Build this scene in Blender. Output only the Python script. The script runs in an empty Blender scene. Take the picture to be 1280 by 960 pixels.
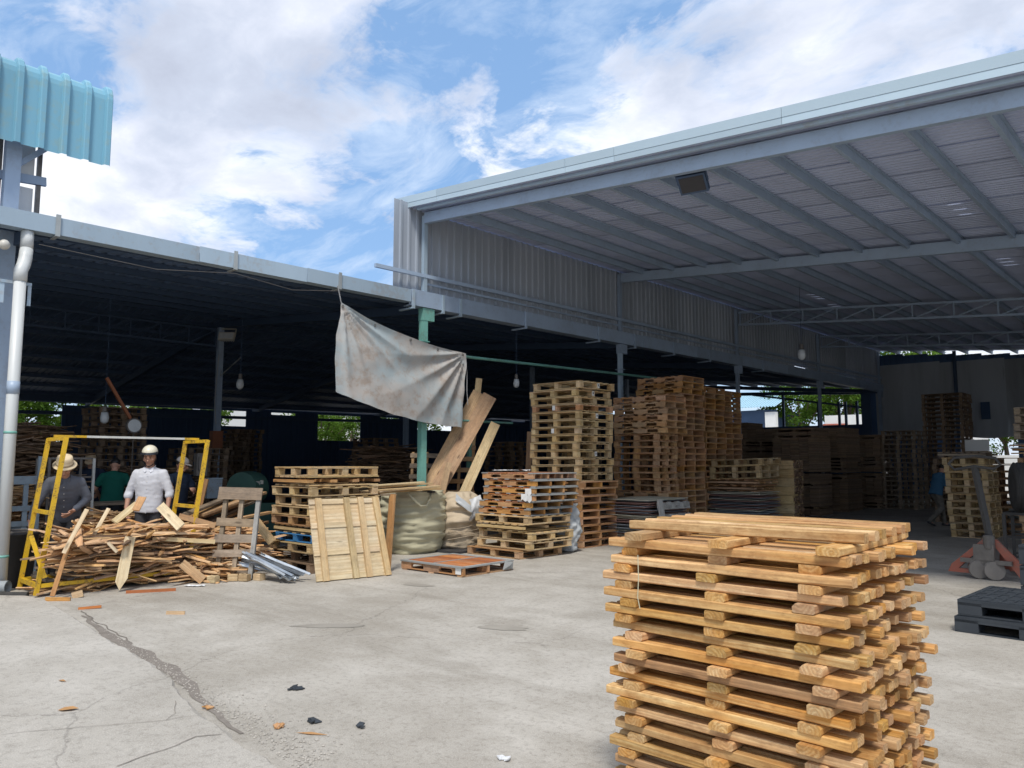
import bpy, bmesh, math, random
from mathutils import Vector, Matrix, Euler, noise
R = random.Random(7)
rad = math.radians
scene = bpy.context.scene
col = scene.collection

# ------------------------------------------------------------------ camera
cd = bpy.data.cameras.new('camera'); cam = bpy.data.objects.new('camera', cd); col.objects.link(cam)
cam.location = (0, 0, 1.6); cam.rotation_euler = (rad(90 + 5.76), 0, rad(43.3))
cd.sensor_width = 36; cd.lens = 36 * 962 / 1280; cd.clip_start = 0.05; cd.clip_end = 2000
scene.camera = cam

# ------------------------------------------------------------------ sky, sun, exposure
SUN = Vector((0.38, -0.48, 1.0)).normalized()
SUN_EL = math.asin(SUN.z); SUN_AZ = math.atan2(SUN.x, SUN.y)
scene.view_settings.view_transform = 'Standard'; scene.view_settings.look = 'None'
scene.view_settings.exposure = 0.45; scene.view_settings.gamma = 1.0
scene.view_settings.use_curve_mapping = False
world = bpy.data.worlds.new('World'); scene.world = world; world.use_nodes = True
SKY_STRENGTH = 0.125

class NT:
    def __init__(s, tree): s.t = tree; tree.nodes.clear()
    def n(s, typ, ins=None, **kw):
        nd = s.t.nodes.new(typ)
        for k, v in kw.items(): setattr(nd, k, v)
        for k, v in (ins or {}).items():
            sock = nd.inputs[k]
            if isinstance(v, tuple) and len(v) == 2 and hasattr(v[0], 'outputs'): s.t.links.new(v[0].outputs[v[1]], sock)
            elif hasattr(v, 'outputs'): s.t.links.new(v.outputs[0], sock)
            else: sock.default_value = v
        return nd
    def math(s, op, a, b=0.0, c=None, clamp=False):
        ins = {0: a, 1: b}
        if c is not None: ins[2] = c
        return s.n('ShaderNodeMath', ins, operation=op, use_clamp=clamp)
    def mix(s, f, a, b, mode='MIX'):
        nd = s.n('ShaderNodeMix', data_type='RGBA', blend_type=mode)
        for idx, v in ((0, f), (6, a), (7, b)):
            if isinstance(v, tuple) and len(v) == 2 and hasattr(v[0], 'outputs'): s.t.links.new(v[0].outputs[v[1]], nd.inputs[idx])
            elif hasattr(v, 'outputs'):
                s.t.links.new(v.outputs[2] if v.bl_idname == 'ShaderNodeMix' else v.outputs[0], nd.inputs[idx])
            else: nd.inputs[idx].default_value = v if not isinstance(v, tuple) else (tuple(v) + (1,))[:4]
        return nd
    def ramp(s, f, stops, interp='LINEAR'):
        nd = s.n('ShaderNodeValToRGB', {0: f}); cr = nd.color_ramp; cr.interpolation = interp
        while len(cr.elements) < len(stops): cr.elements.new(0.5)
        for e, (p, c) in zip(cr.elements, stops):
            e.position = p; e.color = (c, c, c, 1) if isinstance(c, (int, float)) else tuple(c) + (1,)
        return nd
    def noise(s, vec, scale, detail=4, rough=0.55, dist=0.0):
        return s.n('ShaderNodeTexNoise', {'Vector': vec, 'Scale': scale, 'Detail': detail, 'Roughness': rough, 'Distortion': dist})

def O(nd): return (nd, 2) if nd.bl_idname == 'ShaderNodeMix' else (nd, 0)

w = NT(world.node_tree)
sky = w.n('ShaderNodeTexSky', sky_type='NISHITA', sun_disc=False, sun_elevation=SUN_EL, sun_rotation=SUN_AZ,
          air_density=1.0, dust_density=0.6, ozone_density=2.2)
tc = w.n('ShaderNodeTexCoord')
sep = w.n('ShaderNodeSeparateXYZ', {0: (tc, 'Generated')})
# cloud deck: the view direction projected on a high plane, warped a little
zz = w.math('MAXIMUM', w.math('ADD', (sep, 2), 0.26), 0.05)
px = w.math('DIVIDE', (sep, 0), zz); py = w.math('DIVIDE', (sep, 1), zz)
pl = w.n('ShaderNodeCombineXYZ', {0: px, 1: py, 2: 0.0})
CLOUD_OFF = (-12.01, -46.52, 15.95)
pv = w.n('ShaderNodeVectorMath', {0: pl, 1: CLOUD_OFF}, operation='ADD')
wn = w.noise(pv, 2.4, 3, 0.5)
pvw = w.n('ShaderNodeVectorMath', {0: pv, 1: w.n('ShaderNodeVectorMath', {0: (wn, 1), 1: (0.22, 0.22, 0.0)}, operation='MULTIPLY')}, operation='ADD')
big = w.noise(pvw, 1.25, 2, 0.5)
det = w.noise(pvw, 4.6, 14, 0.62)
dens = w.math('ADD', w.math('MULTIPLY', big, 0.64), w.math('MULTIPLY', det, 0.36))
mask = w.ramp(dens, [(0.468, 0.0), (0.500, 0.7), (0.535, 1.0)])
wisp = w.noise(w.n('ShaderNodeVectorMath', {0: pvw, 1: (1.0, 1.9, 1.0)}, operation='MULTIPLY'), 3.2, 11, 0.64, 0.4)
wm = w.ramp(wisp, [(0.44, 0.0), (0.72, 0.75)])
lit0 = w.noise(w.n('ShaderNodeVectorMath', {0: pvw, 1: (0.10, -0.10, 0.0)}, operation='ADD'), 2.6, 8, 0.55)
core = w.ramp(dens, [(0.50, 0.0), (0.64, 1.0)])
litv = w.math('SUBTRACT', lit0, w.math('MULTIPLY', core, 0.10))
lit = w.ramp(litv, [(0.22, (3.2, 3.5, 4.3)), (0.36, (3.9, 4.3, 5.2)), (0.48, (5.1, 5.4, 6.2)), (0.58, (6.6, 6.7, 6.9))])
skyb = w.mix(0.65, sky, (1.8, 3.2, 5.5))
c1 = w.mix(wm, O(skyb), (5.0, 5.7, 6.7))
c2 = w.mix(mask, O(c1), O(lit))
hz = w.ramp((sep, 2), [(-0.02, 0.0), (0.0, 0.45), (0.14, 0.0)])
c3 = w.mix(hz, O(c2), (5.2, 5.7, 6.3))
bg = w.n('ShaderNodeBackground', {0: O(c3), 1: SKY_STRENGTH})
wo = w.n('ShaderNodeOutputWorld', {0: bg})

sd = bpy.data.lights.new('sun', 'SUN'); sd.energy = 2.3; sd.angle = rad(11.0); sd.color = (1.0, 0.95, 0.87)
sun = bpy.data.objects.new('sun', sd); col.objects.link(sun); sun.location = (5, -5, 30)
sun.rotation_euler = SUN.to_track_quat('Z', 'Y').to_euler()

# ------------------------------------------------------------------ materials
def new_mat(name):
    m = bpy.data.materials.new(name); m.use_nodes = True
    return m, NT(m.node_tree)
def finish(t, colr, rough=0.7, metal=0.0, bump=None, bstr=0.3, bdist=0.01, spec=0.5):
    b = t.n('ShaderNodeBsdfPrincipled', {'Base Color': colr, 'Roughness': rough, 'Metallic': metal, 'Specular IOR Level': spec})
    if bump is not None:
        bn = t.n('ShaderNodeBump', {'Height': bump, 'Strength': bstr, 'Distance': bdist})
        t.t.links.new(bn.outputs[0], b.inputs['Normal'])
    t.n('ShaderNodeOutputMaterial', {0: b})
def seed_of(t):
    oi = t.n('ShaderNodeObjectInfo'); ge = t.n('ShaderNodeNewGeometry')
    return t.math('FRACT', t.math('ADD', (oi, 'Random'), t.math('MULTIPLY', (ge, 'Random Per Island'), 7.13)))
def wood(name, pale, mid, dark, dirt=(0.10, 0.085, 0.07), dirt_amt=0.35, ring=26.0, rough=0.72, val=(0.72, 1.18)):
    m, t = new_mat(name)
    tc = t.n('ShaderNodeTexCoord'); sd = seed_of(t)
    s2 = t.math('FRACT', t.math('MULTIPLY', sd, 37.7)); s3 = t.math('FRACT', t.math('MULTIPLY', sd, 91.3))
    off = t.n('ShaderNodeCombineXYZ', {0: t.math('MULTIPLY', sd, 31.0), 1: t.math('MULTIPLY', t.math('SUBTRACT', s2, 0.5), 0.09), 2: t.math('MULTIPLY', t.math('SUBTRACT', s3, 0.5), 0.09)})
    p = t.n('ShaderNodeVectorMath', {0: (tc, 'Object'), 1: off}, operation='ADD')
    sq = t.n('ShaderNodeVectorMath', {0: p, 1: (0.10, 1.0, 1.0)}, operation='MULTIPLY')
    wv = t.n('ShaderNodeTexWave', {'Vector': sq, 'Scale': ring, 'Distortion': 5.0, 'Detail': 3.0, 'Detail Scale': 1.4, 'Detail Roughness': 0.6},
             wave_type='RINGS', rings_direction='X')
    heart = t.noise(sq, 9.0, 2, 0.5)
    fib = t.noise(t.n('ShaderNodeVectorMath', {0: p, 1: (3.0, 90.0, 90.0)}, operation='MULTIPLY'), 1.0, 4, 0.65)
    c = t.mix(t.ramp(heart, [(0.36, 0.0), (0.62, 1.0)]), pale, mid)
    c = t.mix(t.math('MULTIPLY', (wv, 1), 0.42), O(c), dark)
    c = t.mix(t.math('MULTIPLY', t.ramp(fib, [(0.35, 1.0), (0.62, 0.0)]), 0.35), O(c), dark)
    kv = t.n('ShaderNodeTexVoronoi', {'Vector': t.n('ShaderNodeVectorMath', {0: p, 1: (2.3, 8.0, 8.0)}, operation='MULTIPLY'), 'Scale': 1.0})
    c = t.mix(t.math('MULTIPLY', t.ramp((kv, 0), [(0.06, 1.0), (0.16, 0.0)]), 0.75), O(c), tuple(v * 0.4 for v in dark))
    dn = t.noise(p, 6.0, 7, 0.72)
    c = t.mix(t.math('MULTIPLY', t.ramp(dn, [(0.45, 0.0), (0.72, 1.0)]), dirt_amt), O(c), dirt)
    mo = t.noise(t.n('ShaderNodeVectorMath', {0: p, 1: (14.0, 38.0, 38.0)}, operation='MULTIPLY'), 1.0, 5, 0.7)
    c = t.mix(t.math('MULTIPLY', t.ramp(mo, [(0.48, 0.0), (0.68, 1.0)]), dirt_amt * 0.8), O(c), tuple(v * 0.8 for v in dirt))
    v = t.n('ShaderNodeMapRange', {0: s2, 3: val[0], 4: val[1]})
    hs = t.n('ShaderNodeHueSaturation', {'Hue': t.n('ShaderNodeMapRange', {0: s3, 3: 0.494, 4: 0.505}), 'Saturation': t.n('ShaderNodeMapRange', {0: sd, 3: 0.88, 4: 1.12}), 'Value': v, 'Color': O(c)})
    finish(t, hs, rough, 0, t.math('ADD', t.math('ADD', fib, t.math('MULTIPLY', mo, 0.8)), t.math('MULTIPLY', (wv, 1), 0.4)), 0.5, 0.004, 0.25)
    return m
def paint(name, c, c2=None, rough=0.5, metal=0.0, scale=3.0, amt=0.6, bump=0.15, rust=None, rust_amt=0.0, streak=False, spec=0.4):
    m, t = new_mat(name)
    tc = t.n('ShaderNodeTexCoord'); sd = seed_of(t)
    p = t.n('ShaderNodeVectorMath', {0: (tc, 'Object'), 1: t.n('ShaderNodeCombineXYZ', {0: t.math('MULTIPLY', sd, 17.0), 1: sd, 2: 0.0})}, operation='ADD')
    q = t.n('ShaderNodeVectorMath', {0: p, 1: (1.0, 1.0, 0.15)}, operation='MULTIPLY') if streak else p
    n1 = t.noise(q, scale, 7, 0.65); n2 = t.noise(p, scale * 9, 4, 0.6)
    c2 = c2 or tuple(v * 0.62 for v in c)
    cc = t.mix(t.math('MULTIPLY', t.ramp(n1, [(0.38, 0.0), (0.68, 1.0)]), amt), c, c2)
    if rust: cc = t.mix(t.math('MULTIPLY', t.ramp(t.math('ADD', t.math('MULTIPLY', n1, 0.5), t.math('MULTIPLY', n2, 0.5)), [(0.52, 0.0), (0.60, 1.0)]), rust_amt), O(cc), rust)
    hs = t.n('ShaderNodeHueSaturation', {'Value': t.n('ShaderNodeMapRange', {0: sd, 3: 0.9, 4: 1.1}), 'Color': O(cc)})
    finish(t, hs, t.n('ShaderNodeMapRange', {0: n2, 3: rough - 0.12, 4: rough + 0.15}), metal, t.math('ADD', n1, t.math('MULTIPLY', n2, 0.3)), bump, 0.01, spec)
    return m
M = {}
M['fresh'] = wood('fresh_sawn_wood', (0.76, 0.55, 0.29), (0.67, 0.40, 0.155), (0.43, 0.19, 0.055), dirt=(0.36, 0.175, 0.07), dirt_amt=0.65, ring=20, val=(0.70, 1.12))
M['pale'] = wood('pale_pallet_wood', (0.76, 0.60, 0.35), (0.64, 0.46, 0.24), (0.38, 0.24, 0.115), dirt_amt=0.28)
M['ply'] = wood('pale_plywood', (0.74, 0.63, 0.43), (0.65, 0.51, 0.31), (0.45, 0.31, 0.17), dirt_amt=0.18, ring=7, val=(0.9, 1.1))
M['red'] = wood('reddish_pallet_wood', (0.70, 0.44, 0.25), (0.58, 0.32, 0.16), (0.34, 0.16, 0.075), dirt_amt=0.32)
M['brown'] = wood('brown_pallet_wood', (0.68, 0.45, 0.25), (0.56, 0.34, 0.17), (0.32, 0.17, 0.08), dirt_amt=0.38)
M['orange'] = wood('orange_pallet_wood', (0.66, 0.40, 0.17), (0.55, 0.29, 0.11), (0.34, 0.15, 0.05), dirt_amt=0.30)
M['rust_deck'] = wood('rust_orange_deck', (0.60, 0.26, 0.11), (0.48, 0.18, 0.075), (0.28, 0.10, 0.045), dirt_amt=0.25)
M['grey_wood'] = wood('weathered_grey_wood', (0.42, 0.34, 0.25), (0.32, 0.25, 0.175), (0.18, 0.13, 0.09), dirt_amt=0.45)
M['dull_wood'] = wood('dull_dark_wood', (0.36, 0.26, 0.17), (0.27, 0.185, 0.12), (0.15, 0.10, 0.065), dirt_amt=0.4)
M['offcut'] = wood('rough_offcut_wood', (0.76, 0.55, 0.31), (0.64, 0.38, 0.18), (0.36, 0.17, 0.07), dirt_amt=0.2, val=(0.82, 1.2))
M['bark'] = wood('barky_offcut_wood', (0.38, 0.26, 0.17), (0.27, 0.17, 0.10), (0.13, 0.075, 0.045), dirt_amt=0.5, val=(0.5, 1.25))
M['blue_wood'] = paint('blue_painted_wood', (0.04, 0.20, 0.45), (0.05, 0.14, 0.26), 0.7)
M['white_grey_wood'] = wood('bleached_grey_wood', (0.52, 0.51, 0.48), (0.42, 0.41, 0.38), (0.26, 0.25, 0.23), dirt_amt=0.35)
M['grey_strap'] = paint('grey_board', (0.33, 0.34, 0.33), (0.22, 0.22, 0.21), 0.7)
M['gutter'] = paint('pale_blue_grey_sheet', (0.36, 0.46, 0.55), (0.29, 0.375, 0.45), 0.42, 0.0, 1.2, 0.7, 0.05, rust=(0.30, 0.25, 0.20), rust_amt=0.3, streak=True)
M['flash'] = paint('pale_aqua_flashing', (0.44, 0.55, 0.62), (0.37, 0.47, 0.54), 0.4, 0.0, 0.8, 0.5, 0.04)
M['steel'] = paint('blue_grey_steel', (0.33, 0.42, 0.54), (0.25, 0.32, 0.42), 0.5, 0.0, 2.0, 0.5, 0.08, rust=(0.17, 0.10, 0.06), rust_amt=0.12)
M['steel_dark'] = paint('shade_dark_steel', (0.05, 0.085, 0.15), (0.035, 0.06, 0.11), 0.55, 0.0, 2.0, 0.5, 0.08)  # darkened copy of the steel; interior shade is put into its colour
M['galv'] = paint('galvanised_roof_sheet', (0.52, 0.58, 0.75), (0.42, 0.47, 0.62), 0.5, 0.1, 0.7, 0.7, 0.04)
M['low_sheet'] = paint('shade_blue_roof_sheet', (0.13, 0.19, 0.31), (0.09, 0.135, 0.22), 0.55, 0.0, 0.6, 0.6, 0.04)  # dark navy cast of the shaded interior painted into the sheet colour
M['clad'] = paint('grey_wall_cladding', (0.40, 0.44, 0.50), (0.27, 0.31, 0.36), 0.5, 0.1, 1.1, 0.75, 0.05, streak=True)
M['clad_dark'] = paint('shade_navy_cladding', (0.05, 0.09, 0.17), (0.035, 0.065, 0.12), 0.7, 0.0, 1.0, 0.5, 0.05)  # navy tone of the shaded interior is put into this colour
M['teal'] = paint('teal_roof_sheet', (0.19, 0.41, 0.53), (0.15, 0.33, 0.44), 0.38, 0.0, 0.9, 0.6, 0.05, rust=(0.28, 0.36, 0.30), rust_amt=0.35, streak=True)
M['green'] = paint('green_painted_steel', (0.18, 0.42, 0.36), (0.13, 0.31, 0.27), 0.5, 0.0, 3.0, 0.6, 0.08, rust=(0.18, 0.14, 0.09), rust_amt=0.3)
M['pvc'] = paint('off_white_pipe', (0.66, 0.68, 0.68), (0.50, 0.52, 0.50), 0.4, 0.0, 2.5, 0.6, 0.04, streak=True)
M['pvc_blue'] = paint('pale_blue_pipe', (0.38, 0.47, 0.60), (0.30, 0.38, 0.48), 0.4)
M['pvc_grey'] = paint('grey_pipe', (0.33, 0.36, 0.37), (0.24, 0.26, 0.27), 0.45)
M['yellow'] = paint('worn_yellow_paint', (0.72, 0.44, 0.02), (0.50, 0.33, 0.04), 0.45, 0.0, 5.0, 0.7, 0.12, rust=(0.16, 0.09, 0.05), rust_amt=0.75)
M['bar_grey'] = paint('worn_grey_paint', (0.60, 0.61, 0.58), (0.42, 0.42, 0.38), 0.5, 0.0, 6.0, 0.6)
M['zinc'] = paint('zinc_steel', (0.50, 0.54, 0.58), (0.28, 0.31, 0.34), 0.38, 0.75, 5.0, 0.8, 0.1)
M['cage'] = paint('blue_grey_cage', (0.22, 0.28, 0.33), (0.15, 0.19, 0.22), 0.55, 0.0, 4.0, 0.6, 0.1, rust=(0.16, 0.09, 0.05), rust_amt=0.4)
M['cageblue'] = paint('blue_bin_panel', (0.10, 0.26, 0.45), (0.08, 0.18, 0.30), 0.55)
M['black_plastic'] = paint('black_plastic', (0.028, 0.034, 0.042), (0.05, 0.058, 0.066), 0.6, 0.0, 4.0, 0.7, 0.1)
M['bucket'] = paint('black_bucket', (0.035, 0.035, 0.04), (0.06, 0.06, 0.065), 0.45)
M['jack_red'] = paint('faded_red_paint', (0.36, 0.11, 0.07), (0.25, 0.095, 0.07), 0.5, 0.0, 6.0, 0.6, 0.1, rust=(0.20, 0.15, 0.12), rust_amt=0.6)
M['jack_grey'] = paint('grimy_grey_metal', (0.17, 0.155, 0.14), (0.09, 0.083, 0.075), 0.5, 0.2, 6.0, 0.7, 0.1)
M['rubber'] = paint('dusty_rubber', (0.045, 0.043, 0.04), (0.085, 0.08, 0.074), 0.8, 0.0, 5.0, 0.6)
M['wheel'] = paint('grey_worn_wheel', (0.24, 0.22, 0.20), (0.14, 0.13, 0.12), 0.75)
M['bag'] = paint('olive_woven_bag', (0.54, 0.51, 0.36), (0.43, 0.40, 0.27), 0.8, 0.0, 2.5, 0.6, 0.25, spec=0.2)
M['bag_brown'] = paint('tan_bag', (0.52, 0.43, 0.31), (0.38, 0.30, 0.21), 0.75, 0.0, 4.0, 0.6, 0.3, spec=0.3)
M['plastic_grey'] = paint('grey_plastic_wrap', (0.42, 0.44, 0.45), (0.30, 0.32, 0.33), 0.4, 0.0, 4.0, 0.6, 0.3)
M['plastic_white'] = paint('white_plastic_film', (0.74, 0.75, 0.76), (0.58, 0.60, 0.62), 0.4, 0.0, 6.0, 0.5, 0.2)
M['label_white'] = paint('white_paper_label', (0.76, 0.76, 0.74), (0.64, 0.64, 0.62), 0.7)
M['black_mark'] = paint('black_print', (0.03, 0.03, 0.03), None, 0.7)
M['canvas'] = paint('grimy_canvas', (0.44, 0.47, 0.50), (0.26, 0.27, 0.28), 0.85, 0.0, 0.8, 0.9, 0.2, streak=True, spec=0.1)
M['leaf_scrap'] = paint('dry_leaf', (0.40, 0.22, 0.09), (0.26, 0.14, 0.06), 0.8)
M['gravel'] = paint('gravel_stone', (0.43, 0.40, 0.355), (0.30, 0.28, 0.245), 0.85)
M['dirt'] = paint('dark_dirt', (0.235, 0.21, 0.185), (0.17, 0.15, 0.13), 0.95, 0, 8.0, 0.8, 0.5, spec=0.1)
M['sheet_rust'] = paint('rusty_brown_board', (0.36, 0.20, 0.17), (0.24, 0.15, 0.13), 0.7)
M['sheet_grey'] = paint('dark_grey_board', (0.28, 0.30, 0.32), (0.18, 0.19, 0.21), 0.65)
M['sheet_slate'] = paint('slate_blue_board', (0.33, 0.38, 0.42), (0.22, 0.26, 0.29), 0.6)
M['sheet_olive'] = paint('olive_grey_board', (0.60, 0.57, 0.44), (0.46, 0.44, 0.35), 0.75, 0, 1.5, 0.7)
M['lamp_glass'] = paint('milky_glass', (0.62, 0.66, 0.68), (0.45, 0.48, 0.5), 0.25)
M['lamp_body'] = paint('pale_lamp_body', (0.60, 0.58, 0.52), (0.48, 0.46, 0.41), 0.4)
M['cable'] = paint('pale_cable', (0.45, 0.46, 0.47), None, 0.6)
M['rust_orange'] = paint('rust_orange_paint', (0.36, 0.13, 0.06), (0.24, 0.09, 0.05), 0.6)
M['machine'] = paint('green_machine_paint', (0.06, 0.14, 0.11), (0.04, 0.09, 0.08), 0.5)
M['plaster'] = paint('white_plaster', (0.76, 0.76, 0.74), (0.66, 0.66, 0.63), 0.85, 0, 0.8)
M['far_teal'] = paint('pale_teal_roof', (0.42, 0.62, 0.72), (0.36, 0.54, 0.64), 0.45)
M['rooftile'] = paint('red_roof', (0.42, 0.13, 0.09), None, 0.8)
# people
def skinmat(name, c): return paint(name, c, tuple(v * 0.8 for v in c), 0.55, 0, 8, 0.4, 0.05)
M['skin'] = skinmat('tanned_skin', (0.46, 0.25, 0.17))
M['shirt_white'] = paint('white_cotton', (0.62, 0.63, 0.67), (0.52, 0.53, 0.58), 0.85, 0, 5, 0.5, 0.25, spec=0.1)
M['shirt_grey'] = paint('charcoal_cotton', (0.12, 0.13, 0.155), (0.085, 0.09, 0.11), 0.85, 0, 5, 0.5, 0.25, spec=0.1)
M['shirt_green'] = paint('dark_green_cotton', (0.015, 0.115, 0.085), (0.012, 0.085, 0.062), 0.85, 0, 5, 0.5, 0.25, spec=0.1)
M['shirt_navy'] = paint('navy_cotton', (0.022, 0.032, 0.055), (0.016, 0.024, 0.04), 0.85, 0, 5, 0.5, 0.2, spec=0.1)
M['shirt_blue'] = paint('blue_cotton', (0.05, 0.13, 0.22), (0.04, 0.10, 0.17), 0.85, 0, 5, 0.5, 0.2, spec=0.1)
M['trouser'] = paint('dark_trousers', (0.06, 0.06, 0.065), (0.045, 0.045, 0.05), 0.85, 0, 5, 0.5, 0.2, spec=0.1)
M['trouser_grey'] = paint('grey_camouflage_trousers', (0.17, 0.16, 0.14), (0.085, 0.08, 0.07), 0.85, 0, 9, 0.9, 0.2, spec=0.1)
M['hair'] = paint('black_hair', (0.018, 0.016, 0.015), None, 0.5)
M['helmet'] = paint('cream_helmet', (0.72, 0.68, 0.54), (0.62, 0.58, 0.45), 0.3)
M['visor'] = paint('dark_visor', (0.03, 0.03, 0.035), None, 0.2)
M['straw'] = paint('cream_straw', (0.66, 0.54, 0.36), (0.54, 0.43, 0.28), 0.85, 0, 20, 0.6, 0.3)
M['cap_tan'] = paint('tan_cap', (0.40, 0.30, 0.19), None, 0.85)
M['cap_grey'] = paint('grey_cap', (0.40, 0.37, 0.34), None, 0.85)
M['eye'] = paint('dark_eye', (0.02, 0.015, 0.012), None, 0.3)
M['lip'] = paint('lip_colour', (0.30, 0.13, 0.10), None, 0.5)

def ground_mat(name, base, lightc, stain, damp_amt=0.35):
    m, t = new_mat(name)
    tc = t.n('ShaderNodeTexCoord'); p = (tc, 'Object')
    n1 = t.noise(p, 0.35, 6, 0.6, 0.4); n2 = t.noise(p, 1.7, 8, 0.68, 0.2); n3 = t.noise(p, 22, 6, 0.7); n4 = t.noise(p, 130, 3, 0.6)
    st = t.noise(t.n('ShaderNodeVectorMath', {0: p, 1: (0.35, 1.6, 1.0)}, operation='MULTIPLY'), 0.9, 7, 0.65, 0.6)
    c = t.mix(t.ramp(n2, [(0.40, 0.0), (0.60, 1.0)]), base, lightc)
    c = t.mix(t.math('MULTIPLY', t.ramp(n1, [(0.45, 0.0), (0.66, 1.0)]), damp_amt), O(c), stain)
    c = t.mix(t.math('MULTIPLY', t.ramp(st, [(0.50, 0.0), (0.70, 1.0)]), damp_amt * 0.9), O(c), tuple(v * 0.8 for v in stain))
    c = t.mix(t.math('MULTIPLY', t.ramp(n3, [(0.36, 1.0), (0.50, 0.0)]), 0.34), O(c), tuple(v * 0.55 for v in stain))
    c = t.mix(t.math('MULTIPLY', t.ramp(n4, [(0.56, 0.0), (0.68, 1.0)]), 0.42), O(c), tuple(min(0.8, v * 1.5) for v in lightc))
    c = t.mix(t.math('MULTIPLY', t.ramp(n4, [(0.32, 1.0), (0.44, 0.0)]), 0.42), O(c), tuple(v * 0.4 for v in stain))
    vo = t.n('ShaderNodeTexVoronoi', {'Vector': t.n('ShaderNodeVectorMath', {0: p, 1: t.n('ShaderNodeVectorMath', {0: (n2, 1), 1: (0.5, 0.5, 0.0)}, operation='MULTIPLY')}, operation='ADD'), 'Scale': 0.33, 'Randomness': 1.0}, feature='DISTANCE_TO_EDGE')
    crk = t.math('MULTIPLY', t.ramp((vo, 0), [(0.0, 1.0), (0.0035, 0.0)]), t.ramp(n1, [(0.42, 0.0), (0.55, 1.0)]))
    c = t.mix(t.math('MULTIPLY', crk, 0.32), O(c), (0.07, 0.06, 0.055))
    finish(t, O(c), t.n('ShaderNodeMapRange', {0: n2, 3: 0.72, 4: 0.95}), 0, t.math('ADD', t.math('MULTIPLY', n3, 0.6), t.math('ADD', t.math('MULTIPLY', n4, 0.35), t.math('MULTIPLY', crk, -0.5))), 0.45, 0.012, 0.3)
    return m
M['concrete'] = ground_mat('worn_concrete', (0.385, 0.357, 0.312), (0.475, 0.446, 0.398), (0.25, 0.222, 0.178), 0.5)
M['apron'] = ground_mat('pale_concrete', (0.415, 0.388, 0.345), (0.49, 0.462, 0.416), (0.31, 0.282, 0.235), 0.36)
def leafmat(name, a, b):
    m, t = new_mat(name); sd = seed_of(t)
    c = t.mix(sd, a, b)
    d = t.n('ShaderNodeBsdfDiffuse', {0: O(c)}); tr = t.n('ShaderNodeBsdfTranslucent', {0: O(t.mix(0.5, O(c), (0.25, 0.35, 0.03)))})
    mx = t.n('ShaderNodeMixShader', {0: 0.35, 1: d, 2: tr}); t.n('ShaderNodeOutputMaterial', {0: mx}); return m
M['leaf'] = leafmat('green_leaf', (0.045, 0.10, 0.02), (0.11, 0.20, 0.035))
M['trunk'] = paint('bark', (0.12, 0.09, 0.065), None, 0.9)
def tarp_mat():
    m, t = new_mat('faded_tarpaulin'); tc = t.n('ShaderNodeTexCoord'); p = (tc, 'Object')
    n1 = t.noise(p, 1.4, 6, 0.6, 0.5); n2 = t.noise(p, 5.0, 8, 0.7); n3 = t.noise(p, 240, 2, 0.5)
    c = t.mix(t.ramp(n1, [(0.38, 0.0), (0.62, 1.0)]), (0.36, 0.42, 0.44), (0.45, 0.42, 0.39))
    c = t.mix(t.math('MULTIPLY', t.ramp(n2, [(0.50, 0.0), (0.64, 1.0)]), 0.65), O(c), (0.34, 0.265, 0.21))
    c = t.mix(t.math('MULTIPLY', t.ramp(n2, [(0.28, 1.0), (0.38, 0.0)]), 0.6), O(c), (0.22, 0.22, 0.22))
    finish(t, O(c), 0.8, 0, t.math('ADD', n3, t.math('MULTIPLY', n2, 0.6)), 0.3, 0.01, 0.2); return m
M['tarp'] = tarp_mat()

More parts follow.
